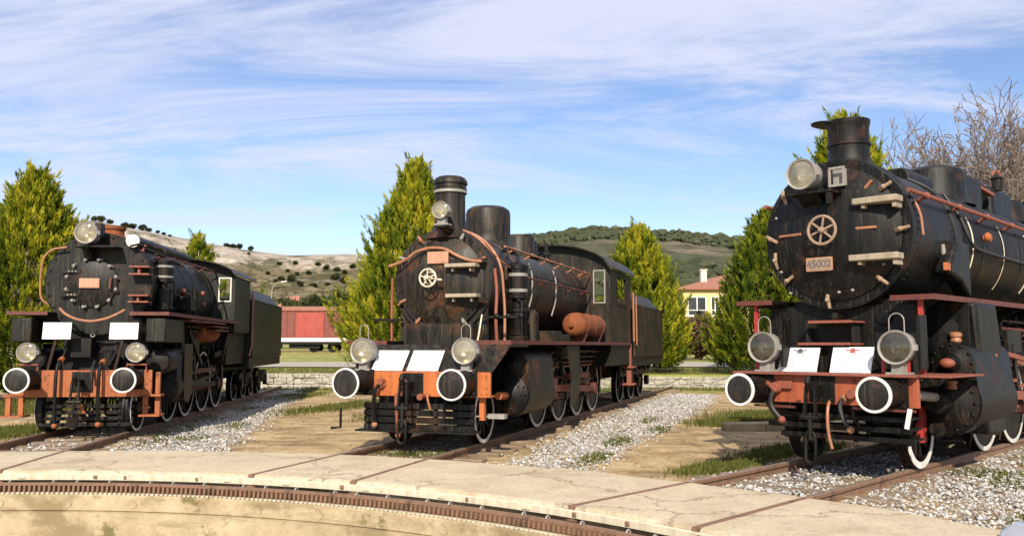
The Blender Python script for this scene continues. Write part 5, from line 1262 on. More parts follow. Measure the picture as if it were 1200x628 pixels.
# ================================================================== rightmost locomotive (C)
L = loco_root('C', 'largest black steam locomotive at right, numbered 45002, with wide short chimney')
m = MB(); m.box(-1.22, 1.18, .56, .62, .84, 1.20)
for x in (-.6, .3, .42, 1.05): 
    for z in (.9, 1.14): m.bolt((x, .56, z), FW, .018, .012)
PL('buffer_beam', 'redorange', m, bevel=.006)
m = MB(); m.box(-1.22, 1.2, .44, 1.5, 1.203, 1.232); m.box(1.202, 1.55, .55, 1.75, 1.205, 1.23); PL('front_deck', 'salmon', m, bevel=.004)
for x in (-.87, .87): buffer(L, x, 1.01, .212, .56, .036, .40)
hook_and_link(L, .56, 1.03, .90, plate=.34)
m = MB(); m.box(-.74, .74, 1.35, 3.0, .9, 2.2); m.box(-1.05, 1.05, 1.25, 1.30, 1.235, 2.12); m.box(-.4, .3, 1.0, 1.25, 1.235, 1.58); m.cyl((.55, 1.2, 1.95), (.55, 1.25, 1.95), .10, n=16); m.cyl((-.02, 1.0, 1.97), (-.02, 1.25, 1.97), .05, n=12); PL('smokebox_saddle', 'blackC', m, bevel=.01)
for a, b, z in ((-.30, .29, 1.90), (-.45, .26, 1.61)):
    m = MB(); m.box(a, b, .86, 1.25, z - .02, z + .005); m.box(a, b, .835, .858, z - .022, z + .012); PL('front_shelf', 'salmon', m)
m = MB()
for x in (-.40, .23): m.box(x - .015, x + .015, 1.0, 1.2, 1.6, 1.9)
m.box(-.34, .2, 1.18, 1.22, 1.62, 1.88); PL('tool_locker', 'hole', m)
steam_bulk(L, .55, 1.3, 12.2, .60, 1.5)
ZC, YC, RC = 3.07, 1.12, 1.0
m = MB(); m.lathe([(RC - .08, YC - .03), (RC + .01, YC - .025), (RC + .015, YC + .08), (RC - .02, YC + .10), (RC - .02, 2.75), (RC + .005, 2.76), (RC + .005, 2.9)], (0, 0, ZC), (0, 1, 0), 64)
m.boltring((0, YC - .025, ZC), FW, RC - .03, 44, .016, .012)
for y in (1.35, 1.42, 2.62, 2.82): rivets(m, y, RC - .015, ZC, 52)
PL('smokebox', 'blackC', m, smooth=30)
RD = .86
m = MB(); m.lathe([(RD + .04, YC - .03), (RD + .035, YC - .06), (RD, YC - .075), (RD * .82, YC - .15), (RD * .6, YC - .21), (RD * .3, YC - .25), (0, YC - .26)], (0, 0, ZC), (0, 1, 0), 64, caps=False)
door = PL('smokebox_door', 'blackC', m, smooth=30)
handwheel(door, (0, YC - .43, ZC + .02), .185, 'dullrust', 6)
m = MB(); rplate(m, -.30, .06, YC - .285, YC - .262, ZC - .50, ZC - .32, .012); npc = PL('number_plate', 'bronze', m, door)
m = MB(); rplate(m, -.285, .045, YC - .290, YC - .286, ZC - .486, ZC - .334, .008); PL('plate_face', 'dullrust', m, npc)
number_text(npc, '45002', .135, (-.12, YC - .291, ZC - .41), 'inkdark')
for z, x0, x1, y in ((ZC + .37, .36, .93, YC - .08), (ZC - .36, .30, .92, YC - .10)):
    m = MB(); m.box(x0, x1, y - .24, y - .02, z - .045, z + .035); m.box(x1 - .08, x1 - .03, y - .2, y + .02, z - .12, z - .045); m.box(x0 + .1, x0 + .15, y - .2, y + .02, z - .10, z - .045); PL('step_plank', 'board_wood', m, door, bevel=.010)
for a, b in (((.20, YC - .22, ZC + .03), (.62, YC - .19, ZC + .025)), ((-.74, YC - .15, ZC + .02), (-.38, YC - .22, ZC + .02))):
    m = MB(); m.bar(a, b, .05, .035, (0, 0, 1)); PL('door_bar', 'copper', m, door, bevel=.008)
for a, ex in ((38, 30), (-1, 12), (-46, -38), (-96, -80), (-138, 38), (-160, 90), (180, -30), (140, -70)):
    t_ = radians(a); m = MB(); clamp(m, ((RD + .03) * cos(t_), YC - .085, ZC + (RD + .03) * sin(t_)), radians(ex), .22); PL('door_clamp', 'dullrust', m, door)
m = MB()
for x, z in ((.04, 3.46), (.1, 2.28), (.28, 2.3), (-.62, 2.3), (-.75, 2.6), (.66, 2.62), (-.8, 3.36), (.5, 3.5)): m.bolt((x, YC - .18 if abs(x) < .3 else YC - .10, z), FW, .022, .03)
PL('door_studs', 'steel', m, door)
# headlight on a bracket with an open ticket frame
headlight(L, -.20, .55, 3.845, .205, .30, 'steel')
m = MB(); m.box(-.42, .18, .6, 1.3, 3.58, 3.605); m.bar((-.2, .70, 3.59), (-.2, 1.05, 3.38), .3, .03); m.box(.10, .16, .62, .7, 3.42, 3.6); PL('lamp_bracket', 'blackC', m, bevel=.004)
m = MB(); y = .78
for q in ((.07, .29, 3.66, 3.69), (.07, .29, 3.89, 3.92), (.07, .10, 3.69, 3.89), (.26, .29, 3.69, 3.89)): m.box(q[0], q[1], y, y + .02, q[2], q[3])
m.box(.09, .27, y + .10, y + .12, 3.68, 3.9); fr_ = PL('lamp_number_frame', 'steel', m)
# chimney with swung cover
m = MB(); z0 = 3.98; m.lathe([(.46, 0), (.36, .06), (.30, .12), (.28, .20), (.275, .33), (.278, .36), (.295, .37), (.295, .41), (.275, .42), (.275, .62), (.286, .66), (.294, .69), (.294, .73), (.26, .74), (.235, .72), (.23, .3)], (0, 1.62, z0), (0, 0, 1), 44, caps=False); ch = PL('chimney', 'blackC', m)
m = MB(); m.lathe([(0, 0), (.28, 0), (.29, .012), (.28, .03), (0, .035)], (-.22, 1.60, z0 + .705), (.12, 0, 1), 32, caps=False); PL('chimney_lid', 'blackC', m, ch)
m = MB(); m.lathe([(RC + .0, 1.25), (RC + .03, 1.26), (RC + .03, 1.34), (RC, 1.35)], (0, 0, ZC), (0, 1, 0), 48, a0=radians(20), a1=radians(160), caps=False); PL('smokebox_strap', 'blackC', m)
boiler(L, ZC, [(.93, 2.9), (.95, 2.95), (.95, 11.3)], 'blackC', [(y, .95) for y in (3.1, 4.1, 5.1, 6.1, 7.1, 8.1, 9.1, 10.1)])
m = MB()
for y in (3.6, 5.1, 6.6): m.tube([(.955 * cos(a), y, ZC + .955 * sin(a)) for a in np.linspace(radians(25), radians(-38), 12)], .012, 6)
PL('sand_pipe', 'cream', m)
# long sandbox and dome casing with rounded top, then further casings
def casing(name, y0, y1, hw, zt, r=.14, mat='blackC'):
    m = MB(); pts = []; zb = 3.6
    pts = [(-hw - .1, zb), (-hw, zb + .4)] + [(-hw + r - r * cos(a), zt - r + r * sin(a)) for a in np.linspace(0, pi / 2, 6)] + [(hw - r + r * sin(a), zt - r + r * cos(a)) for a in np.linspace(0, pi / 2, 6)] + [(hw, zb + .4), (hw + .1, zb)]
    m.prism(pts, 'xz', y0, y1); return m
m = casing('c', 2.9, 3.9, .34, 4.22); m.lathe([(.2, 0), (.2, .05), (.05, .07)], (0, 3.4, 4.22), (0, 0, 1), 20); PL('sandbox', 'blackC', m, bevel=.06)
m = MB(); m.lathe([(.62, 0), (.55, .08), (.50, .2), (.49, .5), (.46, .60), (.36, .66), (0, .68)], (0, 4.9, 3.86), (0, 0, 1), 36, caps=False); m.box(-.46, .46, 4.9, 5.9, 3.8, 4.42); PL('steam_dome', 'blackC', m, bevel=.06)
m = casing('c', 6.6, 7.8, .42, 4.44); PL('sandbox', 'blackC', m, bevel=.07)
m = MB(); m.lathe([(.10, 0), (.10, .25), (.14, .26), (.14, .36), (.06, .4)], (.25, 6.25, 4.02), (0, 0, 1), 14); m.bar((.3, 6.0, 4.15), (.42, 6.5, 4.25), .07, .06); m.lathe([(.08, 0), (.09, .2), (.12, .22), (.03, .3)], (.42, 6.9, 4.36), (0, 0, 1), 12); PL('safety_valves', 'under', m)
m = MB(); m.bar((.40, 5.95, 4.30), (.46, 6.45, 4.22), .07, .05); m.ring((.40, 6.95, 4.66), (.8, -.6, 0), .07, .025, 14, 6); PL('relief_lever', 'salmon', m)
m = MB(); m.lathe([(.42, 0), (.38, .1), (.36, .35), (.3, .44), (0, .47)], (0, 8.8, 3.98), (0, 0, 1), 32, caps=False); PL('sand_dome', 'blackC', m)
m = MB(); m.lathe([(.07, 0), (.07, .45), (.12, .47), (.12, .55), (.05, .6)], (.15, 9.9, 3.98), (0, 0, 1), 14); m.lathe([(.07, 0), (.07, .40), (.12, .42), (.12, .5), (.05, .55)], (-.15, 9.9, 3.98), (0, 0, 1), 14); PL('whistle_stand', 'under', m)
handrail(L, .985, 3.55, 3.50, 1.05, 11.2, .030, 'salmon', 8, .2); handrail(L, -.985, 3.55, 3.50, 1.05, 11.2, .030, 'salmon', 8, .2)
pipe(L, [(.70, 3.2, 3.80), (.90, 3.25, 3.45), (1.0, 3.3, 3.1), (1.01, 3.5, 2.98), (1.01, 6.0, 2.94), (1.01, 11.2, 2.88)], .024, 'rubber', 'lubricator_pipe')
pipe(L, [(.42, 2.6, 3.98), (.68, 2.7, 3.82), (.86, 2.9, 3.55), (.97, 3.0, 3.15), (.97, 3.0, 2.85)], .022, 'rubber', 'lubricator_pipe')
pipe(L, [(.97, 2.25, 2.95), (.99, 2.25, 2.7), (.99, 2.27, 2.55)], .030, 'steel', 'washout_valve', 1)
m = MB(); m.lathe([(.05, 0), (.05, .06), (.075, .06), (.075, .10), (.04, .12)], (.93, 4.15, 3.20), (1, 0, .2), 12); PL('check_valve', 'orange', m)
pipe(L, [(.62, 1.3, 3.86), (.86, 1.35, 3.62), (1.0, 1.4, 3.30), (1.02, 1.4, 3.0)], .018, 'copper', 'lubricator_pipe'); pipe(L, [(.55, 1.0, 3.72), (.42, 1.0, 3.58)], .024, 'copper', 'door_hook', 0)
m = MB(); m.prism([(2.0, 2.55), (2.5, 2.45), (2.9, 2.2), (2.9, 3.0), (2.4, 3.02)], 'yz', .90, 1.12); PL('steam_pipe_casing', 'blackC', m, bevel=.05)
m = MB(); m.obox((1.10, 2.0, 2.62), (.06, .30, .10), (0, 0, .2)); PL('pipe_flange', 'orange', m)
running_board(L, .80, 1.32, .82, 12, 2.20, 'blackC', 'oxide', .04)
m = MB()
for x in (-1.1, 1.12): m.bar((x, .92, 1.23), (x, .92, 2.15), .055, .04)
m.bar((1.02, .7, 1.23), (1.02, .7, 1.62), .05, .035); m.bar((.72, .72, 1.23), (.72, .72, 1.5), .04, .03); PL('running_board_post', 'red', m)
for x in (-.80, .95): headlight(L, x, .50, 1.56, .205, .26, 'steel', 1.235, (.09, .30), glassmat='darkglass')
for x in (-.60, 1.17): m = MB(); m.box(x - .02, x + .02, .66, .9, 1.3, 1.95); PL('lamp_back_plate', 'blackC', m)
for s in (-1, 1):
    m = MB(); prof = [(s * (1.06 + .43 * cos(a)), .86 + .43 * sin(a)) for a in np.linspace(-2.4, .45, 12)] + [(s * (1.16 + .27 * cos(a)), 1.36 + .27 * sin(a)) for a in np.linspace(.45, 2.8, 10)]
    m.prism(prof, 'xz', 1.85, 3.4); cy = PL('cylinder', 'blackC', m, smooth=40)
    m = MB(); m.lathe([(.41, 1.84), (.41, 1.77), (.36, 1.76), (.28, 1.72), (.15, 1.68), (.13, 1.45), (.11, 1.44)], (s * 1.06, 0, .86), (0, 1, 0), 36); m.boltring((s * 1.06, 1.77, .86), FW, .375, 16, .026, .03)
    m.lathe([(.26, 1.84), (.26, 1.77), (.21, 1.76), (.12, 1.72), (.08, 1.62)], (s * 1.18, 0, 1.36), (0, 1, 0), 30); m.boltring((s * 1.18, 1.77, 1.36), FW, .235, 12, .022, .025)
    m.cyl((s * 1.02, 1.50, .52), (s * 1.02, 1.70, .52), .085, n=6); m.cyl((s * 1.02, 1.46, .52), (s * 1.02, 1.5, .52), .05, n=6); PL('cylinder_cover', 'under', m, cy)
    m = MB(); m.cyl((s * 1.06, .72, .99), (s * 1.06, 1.5, .93), .058, n=16); m.cyl((s * 1.06, .68, .99), (s * 1.06, .76, .985), .075, n=12); PL('piston_tail', 'steel', m, cy)
    m = MB(); m.sphere((s * 1.18, 1.58, 1.36), .07, 12, 8, (1.4, 1, .9)); PL('valve_tail', 'salmon', m, cy)
    m = MB(); m.lathe([(.06, 0), (.075, .02), (.06, .07), (.08, .08), (.08, .12), (.05, .14)], (s * 1.18, 1.95, 1.62), (0, 0, 1), 14); m.lathe([(.05, 0), (.065, .02), (.05, .06), (.07, .08), (.07, .10), (.04, .12)], (s * 1.2, 1.65, 1.03), (0, 0, 1), 14); PL('oil_cup', 'copper', m, cy)
    # tall smooth jacket behind the covers, running up to the running board
    x0, x1 = sorted((s * 1.0, s * 1.40)); m = MB(); m.prism([(2.05, 2.15), (2.95, 2.15), (3.15, 1.5), (3.25, .75), (3.15, .42), (2.85, .38), (2.35, .42), (2.25, 1.2)], 'yz', x0, x1); jk = PL('cylinder_jacket', 'blackC', m, bevel=.05)
    m = MB(); m.lathe([(0, 0), (.13, 0), (.13, .006), (0, .006)], (0, 0, 0), (s, 0, 0), 20, caps=False); m.v = [(p[0] + s * 1.401, p[1] * .75 + 2.82, p[2] * 1.5 + 1.28) for p in m.v]; PL('primer_patch', 'orange', m, jk)
    # solid bracket plate ahead of it; near-black disc paints the shade of a hole
    x0, x1 = sorted((s * .82, s * 1.30)); m = MB(); hole = [(s * (1.12 + .10 * cos(a)), 1.82 + .10 * sin(a)) for a in np.linspace(0, 2 * pi, 20, endpoint=False)]
    outer = [(s * .70, 2.15), (s * 1.34, 2.15), (s * 1.34, 1.60), (s * 1.05, 1.60), (s * .88, 1.66), (s * .76, 1.80)]
    m.prism(outer, 'xz', 1.95, 1.99); br_ = PL('cylinder_bracket', 'blackC', m)
    m = MB(); m.prism(hole, 'xz', 1.945, 1.948); PL('bracket_shade_disc', 'hole', m, br_)
    motion(L, s * 1.12, .86, 3.5, 4.7, 7.2, .70, 'salmon' if s > 0 else 'under')
    for y in (4.3, 5.75, 7.2, 8.65): wheel(L, s * .76, y, .68, 'tyre', 13, 'under', True, s, white=.055)
    wheel(L, s * .78, 1.62, .475, 'white', 10, 'under', False, s, white=.075)
    m = MB(); m.lathe([(.0, 0), (.10, 0), (.12, .03), (.12, .06), (0, .06)], (s * .84, 1.62, .50), (-s, 0, 0), 16, caps=False); m.box(*sorted((s * .82, s * .86)), 1.54, 1.68, .34, .80); PL('axle_guard', 'red', m)
    gauge_rods(L, s * .93, .58, (4.3, 5.75, 7.2, 8.65), 'salmon')
    m = MB(); m.box(*sorted((s * .95, s * 1.08)), 3.6, 6.2, 1.26, 1.36); m.box(*sorted((s * .95, s * 1.08)), 4.5, 4.6, .85, 1.4); m.bar((s * 1.2, 3.4, 1.52), (s * 1.2, 5.2, 1.35), .05, .07); m.box(*sorted((s * 1.0, s * 1.1)), 4.2, 6.4, .92, .98); PL('motion_bracket', 'salmon', m, bevel=.008)
m = MB()
for z, x0, x1, y in ((.70, -.60, 1.06, .66), (.575, -.78, 1.08, .60), (.45, -.62, 1.10, .64)): m.box(x0, x1, y, y + .30, z - .014, z + .014); m.box(x0, x1, y - .02, y - .002, z - .05, z + .016)
for x in (-.7, -.2, .25, .9): m.box(x - .03, x + .03, .93, .97, .35, .84)
PL('front_steps', 'under', m, bevel=.005)
m = MB(); m.box(-.95, -.35, .52, .56, .77, .80); m.box(.42, 1.15, .52, .56, .79, .82); PL('step_edge_red', 'oxide', m)
hose(L, [(-.58, .56, 1.02), (-.62, .42, 1.0), (-.66, .40, .8), (-.5, .42, .62)], .03, 'rubber', 'brake_hose', 'salmon'); hose(L, [(.30, .56, .95), (.28, .40, .86), (.34, .38, .66), (.42, .40, .55)], .028, 'rubber', 'brake_hose', 'copper')
hose(L, [(.38, .58, .84), (.42, .48, .7), (.50, .48, .60)], .02, 'under', 'brake_hose'); hose(L, [(.1, .56, .9), (.12, .42, .8), (.12, .42, .5), (.17, .42, .3)], .020, 'copper', 'brake_hose')
m = MB(); m.cyl((-.62, .44, 1.04), (-.62, .56, 1.04), .06, n=12); m.cyl((.40, .46, .98), (.40, .56, .98), .06, n=12); m.bar((-.72, .46, 1.1), (-.56, .42, .98), .05, .04); m.box(-.60, -.40, .50, .56, 1.02, 1.12); PL('air_cock', 'salmon', m, bevel=.006)
m = MB(); m.obox((1.09, .46, .72), (.05, .02, .24), (0, .2, 0)); PL('white_tag', 'white', m)
cab(L, 1.42, 11.3, 13.6, 2.2, 3.75, 4.2, 'blackC', [(11.9, 12.9, 2.95, 3.6)], (1.0, 1.28, 2.9, 3.6), 'steel', strim='under')
clutter(L, (4.3, 5.75, 7.2), .68, .76, 7, 2.1, 3.5, 10.5)
m = MB(); m.box(-1.1, 1.1, 9.8, 12.2, 1.2, 2.1); PL('firebox', 'under', m)
info_board('C', 'left of two printed white boards leaning on the rightmost locomotive', -.70, -.16, 1.236, 1.55, .74, .42, 'inkdark')
info_board('C', 'right of two printed white boards leaning on the rightmost locomotive', .02, .55, 1.236, 1.56, .74, .42, 'inkred')

# ================================================================== leftmost locomotive (A)
L = loco_root('A', 'dark grey black steam locomotive at left with big round flat front and hose pipes')
m = MB(); m.box(-1.22, 1.20, .56, .62, .66, 1.14)
for x in (-.6, -.48, .3, .42, 1.02, 1.12):
    for z in (.74, .9, 1.06): m.bolt((x, .56, z), FW, .018, .012)
for x in (-.30, .12): m.box(x - .008, x + .008, .552, .558, .66, 1.14)
PL('buffer_beam', 'orangeA', m, bevel=.006)
for x in (-.90, .875): buffer(L, x, .975, .222, .56, .034, .36)
hook_and_link(L, .56, .93, .80)
m = MB(); m.box(-1.1, 1.1, .62, 1.9, 1.10, 1.135); PL('front_deck', 'under', m)
for s in (-1, 1):
    m = MB()
    for x in (s * 1.05, s * 1.27): m.box(x - .045, x + .045, .58 if s < 0 else .70, .63 if s < 0 else .76, .336, .659)
    m.box(*sorted((s * .99, s * 1.36)), .52, .86, .30, .335); m.box(*sorted((s * .99, s * 1.36)), .56, .80, .66, .70)
    if s > 0: m.box(1.24, 1.32, .64, .72, .703, 1.10)
    PL('corner_step', 'orangeA', m, bevel=.006)
m = MB(); m.box(-.65, .65, 1.3, 3.0, .8, 2.0); m.box(-.45, -.02, .95, 1.2, 1.36, 1.72); m.bar((.35, .8, 1.2), (.62, 1.2, 2.0), .06, .05); m.bar((-.5, .75, 1.15), (-.40, .9, 1.65), .06, .05); m.lathe([(.16, 0), (.16, .3), (.1, .36)], (.3, 1.0, 1.14), (0, 0, 1), 16); PL('smokebox_saddle', 'under', m, bevel=.01)
m = MB(); m.ring((-.02, 1.0, 1.78), FW, .035, .012, 14, 6); PL('drain_ring', 'steel', m)
steam_bulk(L, .55, 1.25, 9.3, .60, 1.5)
ZA, YA, RA = 2.75, 1.15, .975
m = MB(); m.lathe([(0, YA - .03), (RA - .02, YA - .03), (RA, YA - .015), (RA, YA + .1), (RA - .02, YA + .12), (RA - .02, 2.7), (RA, 2.71), (RA, 2.8)], (0, 0, ZA), (0, 1, 0), 56, caps=False)
m.boltring((0, YA - .03, ZA), FW, RA - .07, 24, .026, .022)
for y in (1.4, 1.46, 2.55, 2.74): rivets(m, y, RA - .015, ZA, 50)
sm = PL('smokebox', 'blackA', m, smooth=30)
RD = .44
m = MB(); m.lathe([(RD + .02, YA - .032), (RD + .015, YA - .07), (RD - .03, YA - .085), (RD * .5, YA - .12), (0, YA - .13)], (-.10, 0, ZA + .0), (0, 1, 0), 48, caps=False)
for z in (-.22, .22): m.box(-.66, -.30, YA - .13, YA - .095, ZA + z - .028, ZA + z + .028); m.cyl((-.60, YA - .09, ZA + z - .05), (-.60, YA - .09, ZA + z + .05), .035, n=10)
door = PL('smokebox_door', 'blackA', m, smooth=30)
m = MB()
for q in range(12): t_ = radians(15 + q * 30); m = MB(); clamp(m, (-.10 + (RD + .02) * cos(t_), YA - .075, ZA + (RD + .02) * sin(t_)), t_ + pi / 2 + .5, .085); PL('door_clamp', 'steel', m, door)
for z in (-.22, .22):
    m = MB()
    for x in (-.5, -.44, -.38): m.bolt((x, YA - .13, ZA + z), FW, .018, .014)
    PL('hinge_bolts', 'steel', m, door)
m = MB(); rplate(m, -.30, .06, YA - .165, YA - .14, ZA - .09, ZA + .09, .01); npa = PL('number_plate', 'bronze', m, door)
m = MB(); rplate(m, -.28, .04, YA - .171, YA - .166, ZA - .072, ZA + .072, .008); PL('plate_face', 'plateface', m, npa)
m = MB(); m.tube([(.24, YA - .10, ZA - .12), (.25, YA - .17, ZA - .10), (.26, YA - .17, ZA + .08), (.265, YA - .1, ZA + .1)], .014, 6); PL('door_handle', 'salmon', m, door)
# big lamp on top of the smokebox
headlight(L, -.09, .62, 3.66, .205, .34, 'steel')
m = MB(); m.box(-.32, .42, .70, 1.25, 3.40, 3.43); m.box(.0, .12, .80, 1.0, 3.60, 3.86); m.prism([(.72, 3.40), (1.12, 3.40), (1.12, 3.14)], 'yz', -.14, -.08); PL('lamp_bracket', 'blackA', m, bevel=.004)
m = MB(); m.lathe([(.34, 0), (.26, .06), (.215, .13), (.205, .24), (.235, .25), (.24, .31), (.20, .325), (.17, .30), (.17, .1)], (.02, 1.72, 3.60), (0, 0, 1), 36, caps=False); PL('chimney', 'rust', m)
pipe(L, [(-.55, YA - .15, 3.42), (-.83, YA - .15, 3.38), (-.97, YA - .15, 3.2), (-1.0, YA - .15, 2.85), (-.98, YA - .15, 2.45), (-.86, YA - .12, 2.35)], .020, 'copper', 'side_handrail')
pipe(L, [(-.52, YA - .42, 2.26), (-.40, YA - .5, 2.16), (-.2, YA - .5, 2.06), (.06, YA - .5, 2.02), (.32, YA - .5, 2.07), (.50, YA - .5, 2.15), (.62, YA - .42, 2.24)], .024, 'copper', 'front_handrail')
# boiler with feed-water tube along its right shoulder
boiler(L, ZA, [(.88, 2.8), (.90, 2.85), (.90, 7.2)], 'blackA', [(y, .90) for y in (3.0, 3.8, 4.6, 5.4, 6.2)])
m = MB(); m.cyl((.62, 1.05, 3.56), (.62, 4.8, 3.60), .115, n=20); PL('feed_heater_tube', 'blackA', m)
m = MB(); m.lathe([(.125, 0), (.125, .03), (.06, .05)], (.62, 1.05, 3.56), FW, 20); m.boltring((.62, 1.02, 3.56), FW, .09, 8, .014, .01); PL('tube_end_cap', 'white', m)
m = MB(); m.lathe([(.42, 0), (.36, .08), (.34, .22), (.28, .29), (0, .31)], (0, 3.6, 3.54), (0, 0, 1), 28, caps=False); PL('steam_dome', 'blackA', m)
m = MB(); m.lathe([(.06, 0), (.07, .2), (.1, .22), (.03, .32)], (.2, 5.4, 3.58), (0, 0, 1), 12); m.lathe([(.06, 0), (.07, .2), (.1, .22), (.03, .32)], (-.1, 5.6, 3.58), (0, 0, 1), 12); PL('safety_valves', 'under', m)
handrail(L, .90, 3.36, 3.46, 1.5, 6.8, .022, 'oxide', 6, .14)
for k_, (z0, z1) in enumerate(((2.92, 3.06), (2.40, 2.52))):
    m = MB()
    for z in (z0, z1): m.box(.62, .98, YA - .28, YA - .02, z - .014, z + .014)
    m.box(.76, .80, YA - .22, YA - .02, z0, z1); PL('step_bracket', 'salmon', m)
m = MB(); m.bar((.82, YA + .05, 2.30), (.82, YA + .05, 3.1), .05, .04); m.cyl((.86, YA - .05, 2.5), (.86, YA + .05, 2.5), .04, n=8); m.sphere((.9, YA + .1, 2.36), .05, 8, 6); PL('step_upright', 'blackA', m)
pipe(L, [(.80, 1.2, 3.50), (.74, 1.15, 3.3), (.80, 1.2, 3.12)], .028, 'salmon', 'exhaust_bend')
pipe(L, [(.60, .95, 3.45), (.78, .95, 3.5), (.85, 1.2, 3.4), (.95, 2.0, 3.38)], .02, 'blackA', 'lubricator_pipe')
airpump(L, 1.02, 1.75, 2.28, 3.30, .185, 'blackA', False)
m = MB(); m.box(.80, 1.25, 2.9, 3.3, 2.32, 2.62); m.lathe([(.1, 0), (.1, .4), (.05, .45)], (.95, 3.6, 2.3), (0, 0, 1), 12); m.lathe([(.05, 0), (.05, .6)], (1.0, 4.2, 2.26), (0, 0, 1), 10); PL('lubricator_box', 'under', m, bevel=.01)
m = MB()
for y, z in ((3.3, 2.75), (3.45, 2.6), (5.0, 2.8), (5.1, 2.55)): m.sphere((.98, y, z), .06, 8, 6)
PL('valve_wheels', 'salmon', m)
running_board(L, .72, 1.40, .72, 7.2, 2.20, 'under', 'oxide')
m = MB(); m.box(.95, 1.40, 2.4, 5.6, 2.08, 2.12); m.box(1.10, 1.42, 4.4, 5.9, 2.0, 2.03); m.box(1.1, 1.42, 4.5, 5.9, 1.92, 1.95); PL('side_step_board', 'oxide', m)
for s in (-1, 1):
    m = MB(); m.box(*sorted((s * 1.0, s * 1.36)), .74, 2.0, 1.64, 2.09); PL('front_tank', 'tendA', m, bevel=.03)
for x in (-.93, .94): headlight(L, x, .42, 1.46, .175, .22, 'steel', None)
m = MB()
for x in (-.93, .94):
    m.tube([(x - .17, .50, 1.14), (x - .17, .50, 1.24), (x + .17, .50, 1.24), (x + .17, .50, 1.14)], .018, 6); m.tube([(x, .52, 1.24), (x, .52, 1.30)], .03, 6)
PL('lamp_stand', 'salmon', m)
m = MB(); m.lathe([(.16, 0), (.18, .02), (.18, .5), (.1, .6)], (.78, 1.0, 1.6), (0, 0, 1), 16); m.ring((.86, .95, 2.05), (1, 0, 0), .10, .012, 16, 6); PL('mechanical_lubricator', 'under', m)
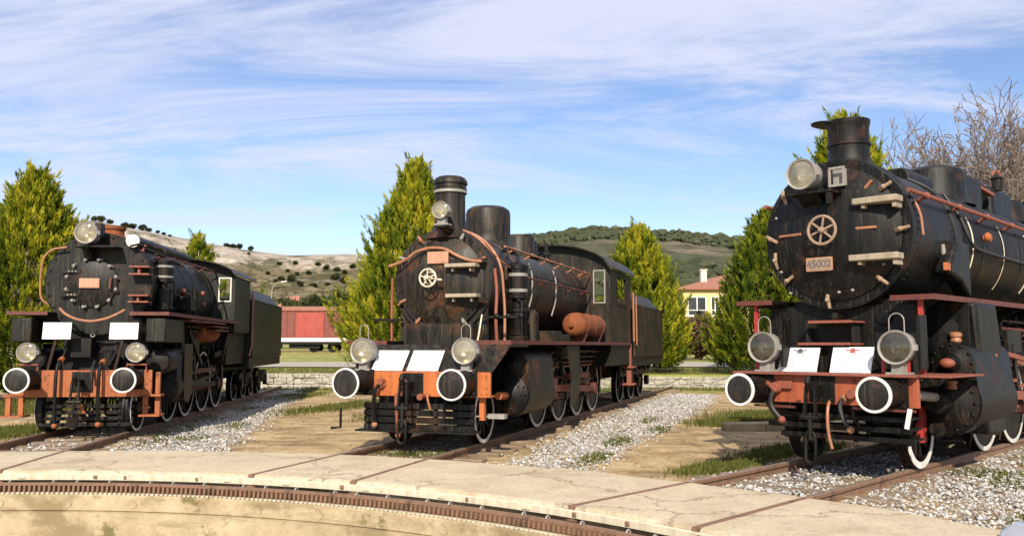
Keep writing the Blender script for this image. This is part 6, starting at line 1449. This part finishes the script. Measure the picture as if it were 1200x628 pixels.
for s in (-1, 1):
    m = MB(); prof = [(s * (1.0 + .36 * cos(a)), .78 + .36 * sin(a)) for a in np.linspace(-2.4, .45, 12)] + [(s * (1.10 + .25 * cos(a)), 1.28 + .25 * sin(a)) for a in np.linspace(.45, 2.8, 10)]
    m.prism(prof, 'xz', 1.75, 2.75); cy = PL('cylinder', 'under', m, smooth=40)
    m = MB(); m.lathe([(.34, 1.74), (.34, 1.69), (.28, 1.68), (.1, 1.64)], (s * 1.0, 0, .78), (0, 1, 0), 30); m.boltring((s * 1.0, 1.69, .78), FW, .31, 14, .022, .022); m.lathe([(.24, 1.74), (.24, 1.2), (.2, 1.15), (.06, 1.12)], (s * 1.12, 0, 1.28), (0, 1, 0), 26); m.boltring((s * 1.12, 1.16, 1.28), FW, .16, 8, .02, .02); PL('cylinder_cover', 'under', m, cy)
    m = MB(); m.prism([(2.1, 1.62), (2.75, 1.62), (2.8, .6), (2.5, .42), (2.2, .5)], 'yz', *sorted((s * 1.34, s * 1.36))); PL('cylinder_jacket', 'blackB', m, cy)
    motion(L, s * 1.10, .78, 2.85, 3.9, 5.9, .66, 'under')
    for y in (3.05, 4.45, 5.95, 7.4): wheel(L, s * .80, y, .72, 'tyre', 13, 'under', False, s, white=.036)
    wheel(L, s * .80, 1.05, .44, 'tyre', 0, 'under', False, s, white=.03)
    gauge_rods(L, s * .93, .62, (3.05, 4.45, 5.95, 7.4), 'oxide')
    m = MB(); m.lathe([(0, 4.35), (.2, 4.38), (.24, 4.45), (.24, 5.9), (.2, 5.98), (0, 6.0)], (s * .98, 0, 2.0 - .10), (0, 1, 0), 28, caps=False); PL('air_reservoir', 'rust', m)
    m = MB(); m.bar((s * 1.15, 3.2, 1.9), (s * 1.15, 4.4, 1.15), .06, .10); m.bar((s * 1.15, 5.6, 1.35), (s * 1.15, 7.4, 1.50), .06, .12); m.bar((s * 1.2, 6.2, 1.2), (s * 1.2, 6.9, 2.1), .05, .06); m.box(*sorted((s * .9, s * 1.1)), 2.9, 3.1, .9, 2.1); PL('reverse_gear', 'under', m, bevel=.006)
    m = MB(); m.box(*sorted((s * .85, s * 1.0)), 3.7, 6.5, .95, 1.05); PL('brake_beam', 'oxide', m)
m = MB()
for z in (.16, .27, .38, .49): m.box(-.80, .86, .66, .70, z - .035, z + .03)
for x in (-.7, -.1, .25, .62): m.box(x - .03, x + .03, .70, .74, .1, .66)
for z in (.16, .27, .38, .49): m.bolt((.62, .66, z), FW, .02, .02)
PL('guard_slats', 'under', m, bevel=.004)
hose(L, [(-.38, .60, 1.35), (-.40, .40, 1.25), (-.40, .38, .7), (-.40, .42, .16)], .030, 'under', 'brake_hose', 'orangeA'); hose(L, [(.33, .60, 1.3), (.33, .40, 1.2), (.33, .38, .7), (.34, .42, .18)], .032, 'under', 'brake_hose', 'orangeA')
hose(L, [(.18, .6, 1.3), (.18, .45, 1.15), (.2, .42, .95)], .022, 'rubber', 'brake_hose'); hose(L, [(-.04, .42, .7), (-.0, .4, .6), (.10, .42, .38)], .03, 'orangeA', 'brake_hose')
cab(L, 1.40, 6.6, 8.6, 1.95, 3.36, 3.74, 'tendA', [], (1.02, 1.28, 2.72, 3.28), 'white', .35)
clutter(L, (3.05, 4.45, 5.95), .72, .80, 5, 2.1, 2.8, 7.0)
m = MB(); m.box(-1.2, 1.2, 6.7, 9.2, 1.1, 1.9); PL('firebox', 'under', m)
m = MB(); m.tube([(1.44, 8.7, 3.1), (1.46, 8.72, 2.9), (1.46, 8.72, 1.6), (1.42, 8.6, 1.3)], .025, 8); PL('cab_handrail', 'copper', m)
tender('olive black riveted tender behind the leftmost locomotive', 'A', 9.15, 14.4, 1.40, 1.24, 2.90, (9.9, 11.3, 12.5, 13.9), 'tendA', .42, True, lower='bogie', group=None)
info_board('A', 'left blank white board on a post at the leftmost locomotive\'s front', -.75, -.26, 1.70, 2.0, .60, .12, None, -1)
info_board('A', 'right blank white board on a post at the leftmost locomotive\'s front', .41, .91, 1.70, 2.0, .60, .12, None, -1)
